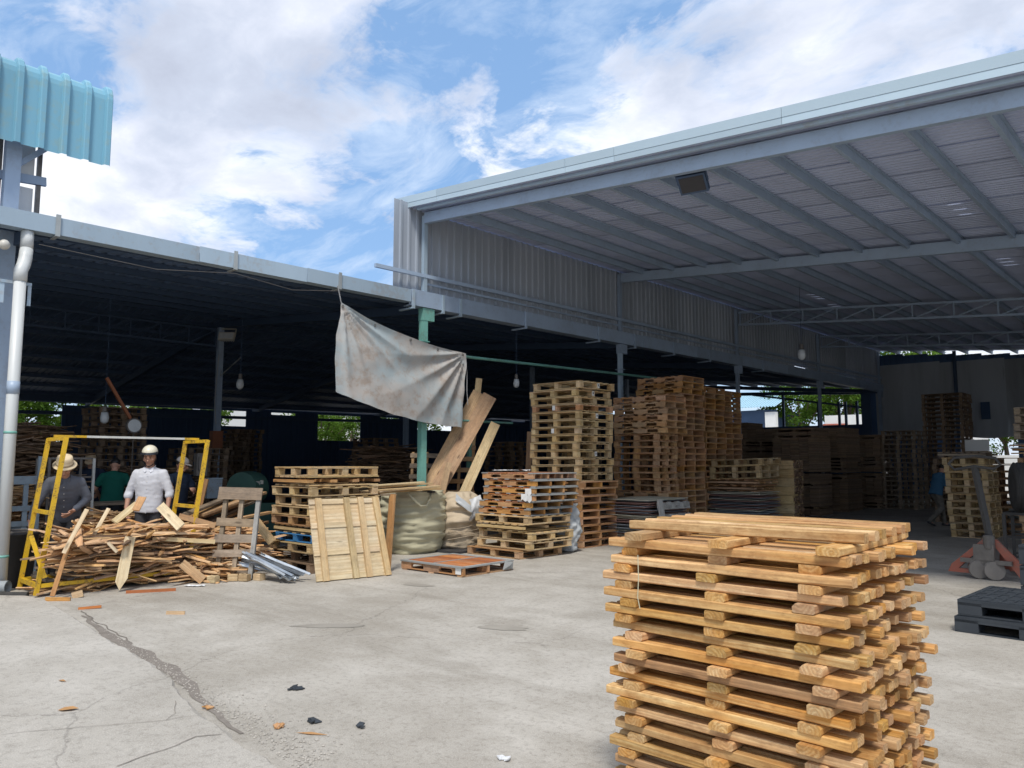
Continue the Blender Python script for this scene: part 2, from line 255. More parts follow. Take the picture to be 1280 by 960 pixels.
# ------------------------------------------------------------------ mesh helpers
class MB:
    def __init__(s): s.v = []; s.f = []
    def add(s, vs, fs, T=None):
        b = len(s.v)
        s.v += [tuple(T @ Vector(v)) for v in vs] if T is not None else [tuple(v) for v in vs]
        s.f += [tuple(i + b for i in f) for f in fs]; return s
    def box(s, x0, x1, y0, y1, z0, z1, T=None):
        return s.add([(x0, y0, z0), (x1, y0, z0), (x1, y1, z0), (x0, y1, z0), (x0, y0, z1), (x1, y0, z1), (x1, y1, z1), (x0, y1, z1)],
                     [(3, 2, 1, 0), (4, 5, 6, 7), (0, 1, 5, 4), (1, 2, 6, 5), (2, 3, 7, 6), (3, 0, 4, 7)], T)
    def cbox(s, c, d, T=None): return s.box(c[0]-d[0]/2, c[0]+d[0]/2, c[1]-d[1]/2, c[1]+d[1]/2, c[2]-d[2]/2, c[2]+d[2]/2, T)
    def beam(s, a, b, w, h, upv=(0, 0, 1)):
        a = Vector(a); b = Vector(b); x = (b - a); L = x.length; x.normalize(); u = Vector(upv)
        if abs(x.dot(u)) > 0.99: u = Vector((0, 1, 0))
        y = u.cross(x).normalized(); z = x.cross(y)
        T = Matrix((x, y, z)).transposed().to_4x4(); T.translation = a
        return s.box(0, L, -w/2, w/2, -h/2, h/2, T)
    def tube(s, pts, r, n=10, cap=True):
        pts = [Vector(p) for p in pts]; rs = r if isinstance(r, (list, tuple)) else [r] * len(pts)
        base = len(s.v); prev = None
        for i, p in enumerate(pts):
            d = (pts[min(i+1, len(pts)-1)] - pts[max(i-1, 0)]).normalized()
            if prev is None: prev = d.orthogonal().normalized()
            u = (prev - d * prev.dot(d)).normalized(); prev = u; q = d.cross(u)
            for k in range(n):
                a = 2 * math.pi * k / n; s.v.append(tuple(p + (u * math.cos(a) + q * math.sin(a)) * rs[i]))
        for i in range(len(pts) - 1):
            for k in range(n):
                a = base + i*n + k; b = base + i*n + (k+1) % n; s.f.append((a, b, b + n, a + n))
        if cap:
            s.f.append(tuple(base + k for k in reversed(range(n)))); e = base + (len(pts)-1)*n; s.f.append(tuple(e + k for k in range(n)))
        return s
    def lathe(s, prof, n=16, T=None):
        vs = []; fs = []
        for r_, z in prof:
            for k in range(n):
                a = 2*math.pi*k/n; vs.append((r_*math.cos(a), r_*math.sin(a), z))
        for i in range(len(prof)-1):
            for k in range(n): fs.append((i*n+k, i*n+(k+1) % n, (i+1)*n+(k+1) % n, (i+1)*n+k))
        fs.append(tuple(reversed(range(n)))); fs.append(tuple((len(prof)-1)*n + k for k in range(n)))
        return s.add(vs, fs, T)
    def prism(s, poly, y0, y1, T=None):        # polygon in x,z pushed along y
        n = len(poly); vs = [(x, y0, z) for x, z in poly] + [(x, y1, z) for x, z in poly]
        fs = [tuple(range(n)), tuple(reversed(range(n, 2*n)))] + [((i+1) % n, i, i+n, (i+1) % n + n) for i in range(n)]
        return s.add(vs, fs, T)
    def mesh(s, name, smooth=False):
        me = bpy.data.meshes.new(name); me.from_pydata(s.v, [], s.f); me.validate()
        if smooth:
            for p in me.polygons: p.use_smooth = True
        me.update(); return me
def T3(loc, rot=(0, 0, 0)):
    m = Euler(rot).to_matrix().to_4x4(); m.translation = Vector(loc); return m
def ob(name, me, mat=None, parent=None, loc=(0, 0, 0), rot=(0, 0, 0), **props):
    if isinstance(me, MB): me = me.mesh(name)
    if mat is not None:
        mt = M[mat] if isinstance(mat, str) else mat
        if not me.materials: me.materials.append(mt)
        elif me.materials[0] != mt: me = me.copy(); me.materials[0] = mt
    o = bpy.data.objects.new(name, me); col.objects.link(o); o.location = loc; o.rotation_euler = rot
    if parent is not None: o.parent = parent
    for k, v in props.items(): o[k] = v
    return o
def thing(name, label, cat, loc=(0, 0, 0), rot=(0, 0, 0), group=None):
    o = bpy.data.objects.new(name, None); col.objects.link(o); o.location = loc; o.rotation_euler = rot
    o.empty_display_size = 0.2
    o['label'] = label; o['category'] = cat
    if group: o['group'] = group
    return o
def tag(o, label, cat, group=None):
    o['label'] = label; o['category'] = cat
    if group: o['group'] = group
    return o
def smooth(me):
    for p in me.polygons: p.use_smooth = True
    return me
_bc = {}
def board(L, W, Hh, mat, wane=0.0, seed=0):
    """a sawn board along local x, centred; shared between alike pieces"""
    k = (round(L, 3), round(W, 3), round(Hh, 3), mat, wane, seed)
    if k in _bc: return _bc[k]
    m = MB()
    if wane == 0: m.cbox((0, 0, 0), (L, W, Hh))
    else:
        r = random.Random(seed * 13 + 5); n = 5; rings = []; c = wane
        for i in range(n):
            x = -L/2 + L * i / (n - 1); dy = r.uniform(-1, 1) * c * 0.35; dz = r.uniform(-1, 1) * c * 0.3
            w2 = W/2 * r.uniform(0.97, 1.0); h2 = Hh/2 * r.uniform(0.96, 1.0); ch = [c * r.uniform(0.4, 1.3) * (2.2 if r.random() < 0.15 else 1) for _ in range(4)]
            pr = [(-w2 + ch[0], -h2), (w2 - ch[1], -h2), (w2, -h2 + ch[1]*.8), (w2, h2 - ch[2]), (w2 - ch[2], h2), (-w2 + ch[3], h2), (-w2, h2 - ch[3]*.8), (-w2, -h2 + ch[0])]
            rings.append([(x, y + dy, z + dz) for y, z in pr])
        vs = [p for rg in rings for p in rg]; fs = [tuple(reversed(range(8)))]
        for i in range(n-1):
            for q in range(8): fs.append((i*8+q, i*8+(q+1) % 8, (i+1)*8+(q+1) % 8, (i+1)*8+q))
        fs.append(tuple((n-1)*8+q for q in range(8))); m.add(vs, fs)
    me = m.mesh('board'); me.materials.append(M[mat]); _bc[k] = me; return me
ORD = ['topmost', 'second', 'third', 'fourth', 'fifth', 'sixth', 'seventh', 'eighth', 'ninth', 'tenth', 'eleventh', 'twelfth', 'thirteenth',
       'fourteenth', 'fifteenth', 'sixteenth', 'seventeenth', 'eighteenth', 'nineteenth', 'twentieth', 'twenty-first', 'twenty-second', 'twenty-third', 'twenty-fourth',
       'twenty-fifth', 'twenty-sixth', 'twenty-seventh', 'twenty-eighth', 'twenty-ninth', 'thirtieth', 'thirty-first', 'thirty-second', 'thirty-third', 'thirty-fourth', 'thirty-fifth']

# ------------------------------------------------------------------ ground
def sheet(name, poly, z, mat, **props):
    me = bpy.data.meshes.new(name); me.from_pydata([(x, y, z) for x, y in poly], [], [tuple(range(len(poly)))])
    return ob(name, me, mat, **props)
g = MB(); N = 400
g.add([(-N, -N, 0), (N, -N, 0), (N, N, 0), (-N, N, 0)], [(0, 1, 2, 3)])
ob('ground', g, 'concrete', kind='structure')
m = MB(); m.add([(-30, -5, .004), (-11.75, -5, .004), (-11.6, 36, .004), (-30, 36, .004)], [(0, 1, 2, 3)]); ob('floor', m, 'dirt', kind='structure')  # unseen floor sheet, added dark to dim the inside of the low shed
# raised pale slab of the apron at left, with a broken edge
edge = [(-24, 2.86), (-12, 2.84), (-11.2, 2.72), (-10.1, 2.90), (-9.0, 2.80), (-7.6, 2.68), (-6.9, 2.63), (-6.0, 2.53), (-5.4, 2.42), (-4.9, 2.30), (-4.5, 2.24), (-4.2, 2.22), (-3.75, 2.20), (-3.0, 2.05), (-1.5, 1.8), (1, 1.5), (14, 1.2)]
pts = []
for (a, b) in zip(edge[:-1], edge[1:]):
    n = max(1, int((b[0] - a[0]) / 0.07)) if a[0] > -11.3 and b[0] < 1.1 else 3
    for i in range(n):
        f = i / n; x = a[0] + (b[0]-a[0]) * f; y = a[1] + (b[1]-a[1]) * f
        j = 0.05 if x > -7.5 else 0.02
        pts.append((x, y + (noise.noise((x * 2.1, 3.3, 0)) * 0.9 + noise.noise((x * 7, 1.3, 0)) * 0.6) * j))
pts.append(edge[-1])
ap = MB(); n = len(pts)
vs = [(x, y, 0.022) for x, y in pts] + [(x, y + 0.015 + 0.03 * R.random(), 0.001) for x, y in pts]
vs += [(14, -30, 0.022), (-24, -30, 0.022)]
fs = [(i, n + i, n + i + 1, i + 1) for i in range(n - 1)] + [tuple(list(range(n)) + [2*n, 2*n + 1])]
ap.add(vs, fs)
bm = bmesh.new(); me = ap.mesh('pavement'); bm.from_mesh(me); bmesh.ops.triangulate(bm, faces=bm.faces[:]); bmesh.ops.recalc_face_normals(bm, faces=bm.faces[:]); bm.to_mesh(me); bm.free()
ob('pavement', me, 'apron', kind='structure')
# dirt collected along the broken slab edge, cracks
def ribbon(name, line, wfun, z, mat, step=0.06, **props):
    m = MB(); P = []
    for a, b in zip(line[:-1], line[1:]):
        a = Vector(a + (0,)); b = Vector(b + (0,)); k = max(1, int((b - a).length / step))
        P += [a.lerp(b, i / k) for i in range(k)]
    P.append(Vector(line[-1] + (0,)))
    P = [p + Vector((noise.noise((p.x*5, p.y*5, 1)), noise.noise((p.x*5, p.y*5, 9)), 0)) * 0.045 for p in P]
    vs = []
    for i, p in enumerate(P):
        d = (P[min(i+1, len(P)-1)] - P[max(i-1, 0)]).normalized(); nn = Vector((-d.y, d.x, 0)); f = i / (len(P)-1)
        w1, w2 = wfun(f, p)
        vs += [tuple(p - nn * w1 + Vector((0, 0, z))), tuple(p + nn * w2 + Vector((0, 0, z)))]
    m.add(vs, [(2*i, 2*i+2, 2*i+3, 2*i+1) for i in range(len(P)-1)])
    return ob(name, m, mat, **props)
nz = lambda p, s, k: noise.noise((p.x * s, p.y * s, k))
ribbon('dirt', [(-8.9, 2.92), (-7.6, 2.72), (-6.0, 2.60), (-5.4, 2.50), (-4.9, 2.42), (-4.4, 2.34)], lambda f, p: (0.02, max(0.004, math.sin(math.pi * f ** 0.8) * (0.10 + 0.08 * nz(p, 3, 2)))), 0.004, 'dirt', kind='structure')
for line, wd, z in [([(-5.35, 1.33), (-5.2, 1.60), (-5.07, 1.86), (-4.88, 2.08), (-4.86, 2.28)], 0.003, 0.0265),
                    ([(-4.36, 1.62), (-4.45, 1.95), (-4.52, 2.12), (-4.42, 2.22)], 0.005, 0.0265),
                    ([(-4.88, 2.08), (-4.98, 2.2), (-5.25, 2.3)], 0.003, 0.0265),
                    ([(-8.0, 7.55), (-7.7, 8.3), (-7.0, 9.2), (-6.2, 9.9), (-4.6, 11.2), (-3.0, 12.4)], 0.006, 0.004),
                    ([(-9.2, 3.0), (-8.5, 2.9), (-7.9, 2.86), (-7.2, 2.78)], 0.012, 0.004)]:
    ribbon('crack', line, lambda f, p, wd=wd: (wd * (0.4 + abs(nz(p, 9, 4))), wd * (0.4 + abs(nz(p, 9, 7)))), z, 'dirt', kind='structure')
M['stain'] = paint('damp_concrete_stain', (0.27, 0.25, 0.215), (0.33, 0.305, 0.265), 0.8, 0, 3.0, 0.9, 0.2, spec=0.25)
for (x_, y_, a_, b_, r_) in [(-5.3, 5.5, .26, .11, .5), (-6.6, 4.4, .34, .10, .8), (-7.9, 6.6, .22, .10, .3), (-4.2, 6.9, .5, .07, .85)]:
    pl_ = []
    for k in range(40):
        q = 2 * math.pi * k / 40; rr_ = 1 + .35 * noise.noise((math.cos(q) * 1.4 + x_, math.sin(q) * 1.4 + y_, 2)) + .12 * noise.noise((math.cos(q) * 5, math.sin(q) * 5, x_)); u_, v_ = a_ * rr_ * math.cos(q), b_ * rr_ * math.sin(q)
        pl_.append((x_ + u_ * math.cos(r_) - v_ * math.sin(r_), y_ + u_ * math.sin(r_) + v_ * math.cos(r_)))
    sheet('stain', pl_, .0035, 'stain', kind='structure')
# gravel (uncountable) along the edge and scattered grit
gm = MB(); rg = random.Random(4)
def pebble(x, y, r_, z=0.0):
    a = rg.uniform(0, 6.28); c, s_ = math.cos(a) * r_, math.sin(a) * r_; h = r_ * rg.uniform(0.5, 1.0); k = rg.uniform(0.5, 1)
    gm.add([(x + c, y + s_, z), (x - s_ * k, y + c * k, z), (x - c, y - s_, z), (x + s_ * k, y - c * k, z), (x + c * .3, y + s_ * .3, z + h), (x - c * .4, y - s_ * .4, z + h * .9)],
           [(0, 1, 4), (1, 5, 4), (1, 2, 5), (2, 3, 5), (3, 4, 5), (3, 0, 4)])
for i in range(1000):
    f = rg.random() ** 0.65; x = -8.6 + f * 4.9; y = 2.86 - 0.60 * ((x + 8.6) / 4.9) ** 0.9 + abs(rg.gauss(0, 0.10)) * (0.5 + f)
    pebble(x, y + 0.03, rg.uniform(0.002, 0.010) * (0.6 + 0.6 * f), 0.003)
for i in range(900):
    x = rg.gauss(-3.9, 0.55); y = rg.gauss(2.55, 0.30)
    if y > 2.3: pebble(x, y, rg.uniform(0.0015, 0.0075), 0.001)
for i in range(700):
    x = rg.uniform(-9, -2.2); y = rg.uniform(2.9, 7); pebble(x, y, rg.uniform(0.002, 0.007), 0.0)
ob('gravel', gm, 'gravel', kind='stuff')

# ------------------------------------------------------------------ low shed (left)
XG = -11.35
BAY = [2.62, 9.54, 16.07, 22.4, 28.9, 35.6]
zg = lambda y: 4.60 + 0.004 * (y - 2.5)          # underside of the gutter
low = thing('open_shed', 'long low open shed with pale blue grey gutter and dark interior', 'shed', (XG, 2.6, 0))
def part(name, mb, mat, root, **kw):
    o = ob(name, mb, mat, root, **kw); return o
def local(root, mb):
    l = root.location; mb.v = [(x - l.x, y - l.y, z - l.z) for x, y, z in mb.v]; return mb
def lp(name, mb, mat, root, smooth_=False, **kw):
    me = local(root, mb).mesh(name, smooth_); return ob(name, me, mat, root, **kw)
# gutter: open trough, one length per pair of brackets
cuts = [-3.0, 2.0, 5.05, 6.9, 9.15]
for a, b in zip(cuts[:-1], cuts[1:]):
    m = MB(); z = zg((a + b) / 2)
    prof = [(-0.01, 0.235), (-0.012, 0.0), (-0.20, 0.0), (-0.20, 0.17), (-0.192, 0.17), (-0.192, 0.008), (-0.02, 0.008), (-0.018, 0.235)]
    m.prism([(XG + 0.11 + x, z + zz_) for x, zz_ in prof], a + 0.003, b - 0.003)
    lp('gutter', m, 'gutter', low)
for y in (3.12, 5.62, 7.55):
    m = MB(); z = zg(y); m.box(XG + 0.102, XG + 0.125, y - 0.028, y + 0.028, z - 0.025, z + 0.27); m.box(XG - 0.12, XG + 0.10, y - 0.025, y + 0.025, z - 0.025, z - 0.006)
    lp('gutter_bracket', m, 'pvc_grey', low)
# the beam that carries on below the tall wall
cuts2 = [9.17, 10.4, 12.35, 15.0, 17.0, 19.8, 22.6, 26, 29.5, 33, 36]
for a, b in zip(cuts2[:-1], cuts2[1:]):
    m = MB(); z = zg((a + b) / 2)
    m.box(XG + 0.0, XG + 0.09, a + 0.004, b - 0.004, z - 0.06, z + 0.25); m.box(XG - 0.16, XG + 0.0, a + 0.004, b - 0.004, z - 0.06, z - 0.045)
    lp('edge_beam', m, 'steel', low)
for y in (9.2, 9.95, 10.42, 12.38, 15.05, 16.6, 18.5, 20.5, 24):
    m = MB(); z = zg(y); m.box(XG + 0.094, XG + 0.125, y - 0.03, y + 0.03, z - 0.10, z + 0.24); m.box(XG - 0.30, XG + 0.125, y - 0.03, y + 0.03, z - 0.13, z - 0.103)
    lp('gutter_bracket', m, 'gutter' if y < 11 else 'steel', low)
# posts on the front line
m = MB(); m.box(XG - 0.08, XG + 0.08, BAY[0] - 0.42, BAY[0] - 0.26, 0, 4.58)
lp('post', m, 'steel', low)
for i, y in enumerate(BAY[1:]):
    zt = zg(y) - 0.07; m = MB()
    wd = 0.062 if i == 0 else 0.05
    m.box(XG - wd, XG + wd, y - wd, y + wd, 0, zt - 0.24); p_ = lp('post', m, 'green' if i == 0 else ('gutter' if i == 1 else 'steel'), low)
    m = MB(); m.box(XG - 0.07, XG + 0.07, y - 0.07, y + 0.22, zt - 0.24, zt); m.box(XG - 0.09, XG + 0.09, y - 0.09, y + 0.09, zt - 0.66, zt - 0.64)
    local(low, m); ob('post_bracket', m, 'green' if i == 0 else 'steel', p_)
# roof: rises from the gutter to a ridge, falls to the far side
XR, ZR0, XF = -20.2, 0.78, -31.3
def zlow(x, y):
    z0 = zg(y) + 0.15
    return z0 + (XG - x) / (XG - XR) * ZR0 if x > XR else z0 + ZR0 - (XR - x) / (XR - XF) * 1.80
def ribbed(y0, y1, xs, zf, pitch, depth, th=0.0):
    m = MB(); vs = []; fs = []; n = max(2, round((y1 - y0) / pitch)); prof = []
    for i in range(n):
        y = y0 + (y1 - y0) * i / n; p = (y1 - y0) / n
        prof += [(y, 0), (y + p * .55, 0), (y + p * .65, depth), (y + p * .9, depth)]
    prof.append((y1, 0)); k = len(prof)
    for x in xs: vs += [(x, y, zf(x, y) + d) for y, d in prof]
    for j in range(len(xs) - 1):
        for i in range(k - 1): fs.append((j*k+i, j*k+i+1, (j+1)*k+i+1, (j+1)*k+i))
    return m.add(vs, fs)
y = -5.0
while y < 36.6:
    y1 = min(36.6, y + 1.1)
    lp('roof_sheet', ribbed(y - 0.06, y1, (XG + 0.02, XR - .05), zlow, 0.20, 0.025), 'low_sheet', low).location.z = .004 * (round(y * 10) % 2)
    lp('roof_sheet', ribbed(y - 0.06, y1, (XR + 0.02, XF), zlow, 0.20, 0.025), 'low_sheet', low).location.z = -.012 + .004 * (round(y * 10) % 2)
    y = y1
for k in range(18):
    x = XG - 0.5 - k * 1.12
    if x < XF + 0.2: break
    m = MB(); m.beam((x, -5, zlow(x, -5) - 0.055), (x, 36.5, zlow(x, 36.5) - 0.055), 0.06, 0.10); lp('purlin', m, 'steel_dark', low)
for y in BAY:
    yb = y + 0.2
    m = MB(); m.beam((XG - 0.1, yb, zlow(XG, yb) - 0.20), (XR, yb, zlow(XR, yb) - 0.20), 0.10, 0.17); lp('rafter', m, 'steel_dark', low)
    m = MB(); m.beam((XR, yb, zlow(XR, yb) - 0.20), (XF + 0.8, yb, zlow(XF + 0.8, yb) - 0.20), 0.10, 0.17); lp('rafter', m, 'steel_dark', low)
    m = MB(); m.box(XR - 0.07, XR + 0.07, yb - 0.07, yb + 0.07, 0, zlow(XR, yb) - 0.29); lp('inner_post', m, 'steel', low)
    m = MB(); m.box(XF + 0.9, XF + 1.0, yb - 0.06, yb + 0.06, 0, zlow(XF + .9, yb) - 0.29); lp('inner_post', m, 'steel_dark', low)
# trusses seen dimly along the ridge posts
for a, b in ((2.8, 9.7),):
    z = zlow(XR, 6) - 0.35; m = MB()
    m.beam((XR, a + .08, z), (XR, b - .08, z), 0.05, 0.05); m.beam((XR, a + .08, z - 0.45), (XR, b - .08, z - 0.45), 0.05, 0.05)
    nseg = 9
    for i in range(nseg + 1):
        yy = a + .1 + (b - a - .2) * i / nseg
        m.beam((XR, yy, z - 0.43), (XR, yy, z - 0.02), 0.03, 0.03, (0, 1, 0))
        if i < nseg: m.beam((XR, yy + .02, z - 0.43), (XR, yy + (b-a-.2)/nseg - .02, z - 0.02), 0.02, 0.02, (1, 0, 0))
    lp('truss', m, 'steel_dark', low)
# far wall: panels of uneven height, leaving slots of daylight under the eave
XW = -30.0; y = -5.0; rw = random.Random(11)
ztop = lambda y: 3.55 + 0.016 * (y - 7)
while y < 36:
    y1 = y + 1.15; mid = (y + y1) / 2; zt = ztop(mid) - rw.choice([0, 0, 0.01, 0.03, 0.12])
    if 7.0 < mid < 8.9: zt = 2.2
    elif 14.1 < mid < 15.9: zt = 3.05
    elif 19.7 < mid < 21.9: zt = 2.55
    elif 24.6 < mid < 27.2: zt = 3.2
    m = MB(); m.box(XW - 0.03, XW, y + 0.004, y1 - 0.004, 0, zt); 
    for q in range(4): m.box(XW, XW + 0.025, y + 0.12 + q*0.28, y + 0.18 + q*0.28, 0.02, zt - 0.01)
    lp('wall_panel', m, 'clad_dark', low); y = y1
m = MB(); m.beam((XW + 0.08, -5, ztop(-5) + 0.24), (XW + 0.08, 36, ztop(36) + 0.24), 0.08, 0.26); lp('eave_beam', m, 'steel_dark', low)
m = MB(); m.beam((XW + 0.08, -5, ztop(-5) - 0.28), (XW + 0.08, 36, ztop(36) - 0.28), 0.08, 0.12); lp('rail', m, 'steel_dark', low)
# left end wall (outside the frame) and the far gable with its opening
m = MB(); m.box(XF + 0.5, XG - 2.5, -5.1, -5.04, 0, 4.6); lp('wall_panel', m, 'clad_dark', low)
for x0, x1, z1 in [(-30, -24.4, 4.3), (-24.4, -18.7, 4.9), (-12.2, -11.5, 4.68), (-18.7, -15.4, 3.28), (-15.4, -12.3, 3.28)]:
    m = MB(); m.box(x0 + 0.004, x1 - 0.004, 36.1, 36.15, 0, z1); lp('wall_panel', m, 'clad_dark', low)
m = MB(); m.box(-12.3, -11.9, 36.02, 36.09, 0, 4.75); lp('gable_post', m, 'steel_dark', low)
for x in (-16.0, -14.3, -13.35, -13.05, -12.55):
    m = MB(); m.box(x - 0.05, x + 0.05, 36.16, 36.26, 3.2, 4.35 if x > -15 else 5.0); lp('gable_post', m, 'steel_dark', low)
m = MB(); m.beam((-18.7, 36.22, 5.02), (-12.2, 36.22, 4.72), 0.1, 0.16); lp('rail', m, 'steel_dark', low)
m = MB(); m.beam((-17.6, 36.31, 4.92), (-12.2, 36.31, 4.02), 0.08, 0.09); lp('rail', m, 'steel_dark', low)

# ------------------------------------------------------------------ tall shed (right)
tall = thing('open_warehouse', 'tall open warehouse with corrugated sloping roof and ribbed side wall', 'warehouse', (XG, 9.3, 0))
YF, YB, XE = 9.22, 36.2, 7.0
ztall = lambda x, y=0: 6.50 - 0.0870 * (x - XG)               # underside of the sheets
def tallsheet(y0, y1, slits):
    """corrugated sheet; lifted laps leave narrow slits of daylight"""
    xs = [XG - 0.35]; gaps = []
    for x, l in slits: gaps.append((x, x + l))
    m = MB(); pitch = 0.125; n = round((y1 - y0) / pitch); p = (y1 - y0) / n
    prof = []
    for i in range(n):
        yy = y0 + p * i; prof += [(yy, 0), (yy + p*.38, 0.0), (yy + p*.48, 0.05), (yy + p*.90, 0.05)]
    prof.append((y1, 0)); k = len(prof); cuts = sorted(set([XG - 0.35, XE] + [v for g_ in gaps for v in g_]))
    vs = []; fs = []
    for x in cuts: vs += [(x, yy, ztall(x) + d) for yy, d in prof]
    for j in range(len(cuts) - 1):
        skip = any(abs(cuts[j] - a) < 1e-6 for a, b in gaps)
        for i in range(k - 1):
            if skip and i % 12 in (2,): continue
            fs.append((j*k+i, j*k+i+1, (j+1)*k+i+1, (j+1)*k+i))
    return m.add(vs, fs)
rs = random.Random(21); y = YF
pur_x = [XG + 0.75 + 0.88 * k for k in range(21)]
while y < YB - 0.1:
    y1 = min(YB, y + 0.914); slits = []
    mid = (y + y1) / 2
    if 12.5 < mid < 24:
        for k in range(rs.randint(0, 2)):
            x = rs.choice(pur_x[2:11]) + rs.uniform(0.1, 0.5); slits.append((x, rs.uniform(0.08, 0.3)))
    s2 = []
    for x, l in sorted(slits):
        if not s2 or x > s2[-1][0] + s2[-1][1] + 0.02: s2.append((x, l))
    o_ = lp('roof_sheet', tallsheet(y - 0.03, y1, s2), 'galv', tall); o_.location.z = .004 * (round(y * 10) % 2); y = y1
for x in pur_x:
    if x > XE: break
    m = MB(); z = ztall(x) - 0.095
    z += 0.02; m.box(x - 0.004, x + 0.004, YF + 0.35, YB, z - 0.07, z + 0.07); m.box(x - 0.052, x - 0.004, YF + 0.35, YB, z - 0.07, z - 0.063); m.box(x + 0.004, x + 0.045, YF + 0.35, YB, z + 0.060, z + 0.067)
    lp('purlin', m, 'steel', tall)
# front edge: pale flashing in lengths, channel beam under it
x = XG - 0.50; lens = [1.25, 3.1, 0.95, 2.6, 4.0, 4.0, 3.0]
for L in lens:
    x1 = min(XE, x + L); m = MB()
    for (d0, d1, hh0, hh1) in ((0.0, 0.035, 0.10, 0.235), (-0.018, 0.03, 0.005, 0.097)):
        za, zb = ztall(x) , ztall(x1)
        m.add([(x + .003, YF - d1, za + hh0), (x1 - .003, YF - d1, zb + hh0), (x1 - .003, YF - d0, zb + hh0), (x + .003, YF - d0, za + hh0),
               (x + .003, YF - d1, za + hh1), (x1 - .003, YF - d1, zb + hh1), (x1 - .003, YF - d0, zb + hh1), (x + .003, YF - d0, za + hh1)],
              [(3, 2, 1, 0), (4, 5, 6, 7), (0, 1, 5, 4), (1, 2, 6, 5), (2, 3, 7, 6), (3, 0, 4, 7)])
    m.add([(x + .003, YF - 0.03, ztall(x) + 0.237), (x1 - .003, YF - 0.03, ztall(x1) + 0.237), (x1 - .003, YF + 0.28, ztall(x1) + 0.225), (x + .003, YF + 0.28, ztall(x) + 0.225)], [(0, 1, 2, 3)])
    lp('flashing', m, 'flash', tall); x = x1
def chan(x0, x1, y, drop, hh, mat='steel', name='rafter', wd=0.09):
    m = MB(); m.beam((x0, y, ztall(x0) - drop), (x1, y, ztall(x1) - drop), 0.012, hh)
    m.beam((x0, y + wd/2, ztall(x0) - drop - hh/2 + .006), (x1, y + wd/2, ztall(x1) - drop - hh/2 + .006), wd, 0.012)
    m.beam((x0, y + wd/2, ztall(x0) - drop + hh/2 - .006), (x1, y + wd/2, ztall(x1) - drop + hh/2 - .006), wd, 0.012)
    return lp(name, m, mat, tall)
chan(XG + 0.05, XE, YF + 0.27, 0.15, 0.21)
m = MB(); m.beam((XG + .05, YF + 0.1, ztall(XG) - 0.02), (XE, YF + 0.1, ztall(XE) - 0.02), 0.05, 0.05); lp('edge_rail', m, 'gutter', tall)
chan(XG + 0.05, XE, 16.07, 0.19, 0.23)
for yt in (22.4, 28.9):
    m = MB(); za = lambda x: ztall(x) - 0.21; zb = lambda x: ztall(x) - 0.60
    m.beam((XG + .1, yt, za(XG)), (XE, yt, za(XE)), 0.06, 0.06); m.beam((XG + .1, yt, zb(XG)), (XE, yt, zb(XE)), 0.06, 0.06)
    k = 0; x = XG + 0.15
    while x < XE - 1:
        m.beam((x, yt, zb(x)), (x, yt, za(x)), 0.035, 0.035, (0, 1, 0)); m.beam((x + .02, yt, zb(x)), (x + 0.98, yt, za(x + .98)), 0.03, 0.03, (0, 1, 0)); x += 1.0
    lp('truss', m, 'steel', tall)
# side wall above the low shed: ribbed sheets, each 1 m wide
y = 8.86; rc = random.Random(3)
while y < 36:
    y1 = min(36.1, y + 1.0); m = MB(); n = 5; prof = []; p = (y1 - y) / n
    for i in range(n):
        yy = y + p * i; prof += [(yy, 0), (yy + p*.66, 0), (yy + p*.72, 0.032), (yy + p*.94, 0.032)]
    prof.append((y1, 0)); vs = []; fs = []; k = len(prof); xo = XG - 0.10 + rc.uniform(0, 0.012)
    zb = 4.80 + (0.22 if y > 21 and rc.random() < .5 else 0)
    for z in (zb, 6.502 if y > 9.1 else 6.62): vs += [(xo + d, yy, z) for yy, d in prof]
    for i in range(k - 1): fs.append((i, i+1, k+i+1, k+i))
    m.add(vs, fs); lp('wall_sheet', m, 'clad', tall); y = y1 + 0.0015
m = MB(); m.beam((XG + 0.03, 8.35, 5.19), (XG + 0.03, 36, 5.29), 0.06, 0.07); lp('wall_rail', m, 'steel', tall)
m = MB(); m.beam((XG - 0.02, 9.5, 5.06), (XG - 0.02, 36, 5.12), 0.03, 0.04); lp('wall_rail', m, 'steel', tall)
for y in BAY[1:]:
    m = MB(); m.box(XG - 0.03, XG + 0.05, y - 0.045, y + 0.045, zg(y) + 0.26, ztall(XG) - 0.1); lp('column', m, 'gutter' if y < 10 else 'steel', tall)
for y in (9.7, 16.07, 22.4, 28.9, 35.9):
    m = MB(); m.box(XE - 0.2, XE - 0.05, y - 0.08, y + 0.08, 0, ztall(XE) - 0.02); lp('column', m, 'steel', tall)
# unseen right side wall and the back wall (dark cladding high up, canvas hung below it)
for k in range(7, 13):  # added wall, out of view, put in to keep the interior dark
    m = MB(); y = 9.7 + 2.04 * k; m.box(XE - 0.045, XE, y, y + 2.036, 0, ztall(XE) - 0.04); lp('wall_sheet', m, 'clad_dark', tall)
x = XG - 0.1
while x < XE:
    x1 = x + 1.0; m = MB(); zt = ztall(x) - 0.125; zb = 5.74 - 0.03 * (x - XG)
    for q in range(4): m.box(x + q*.25 + .003, x + q*.25 + .19, 36.0, 36.03, zb, zt - 0.087 * (x1 - x))
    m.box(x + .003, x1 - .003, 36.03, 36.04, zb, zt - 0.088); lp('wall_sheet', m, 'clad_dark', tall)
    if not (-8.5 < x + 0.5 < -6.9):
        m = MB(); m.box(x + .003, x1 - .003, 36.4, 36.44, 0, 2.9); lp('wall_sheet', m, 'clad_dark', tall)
    x = x1
for x in (-8.4, -5.2, -2.0, 1.2, 4.4):
    m = MB(); m.box(x - 0.06, x + 0.06, 35.75, 35.87, 0, ztall(x) - 0.05); lp('column', m, 'steel_dark', tall)
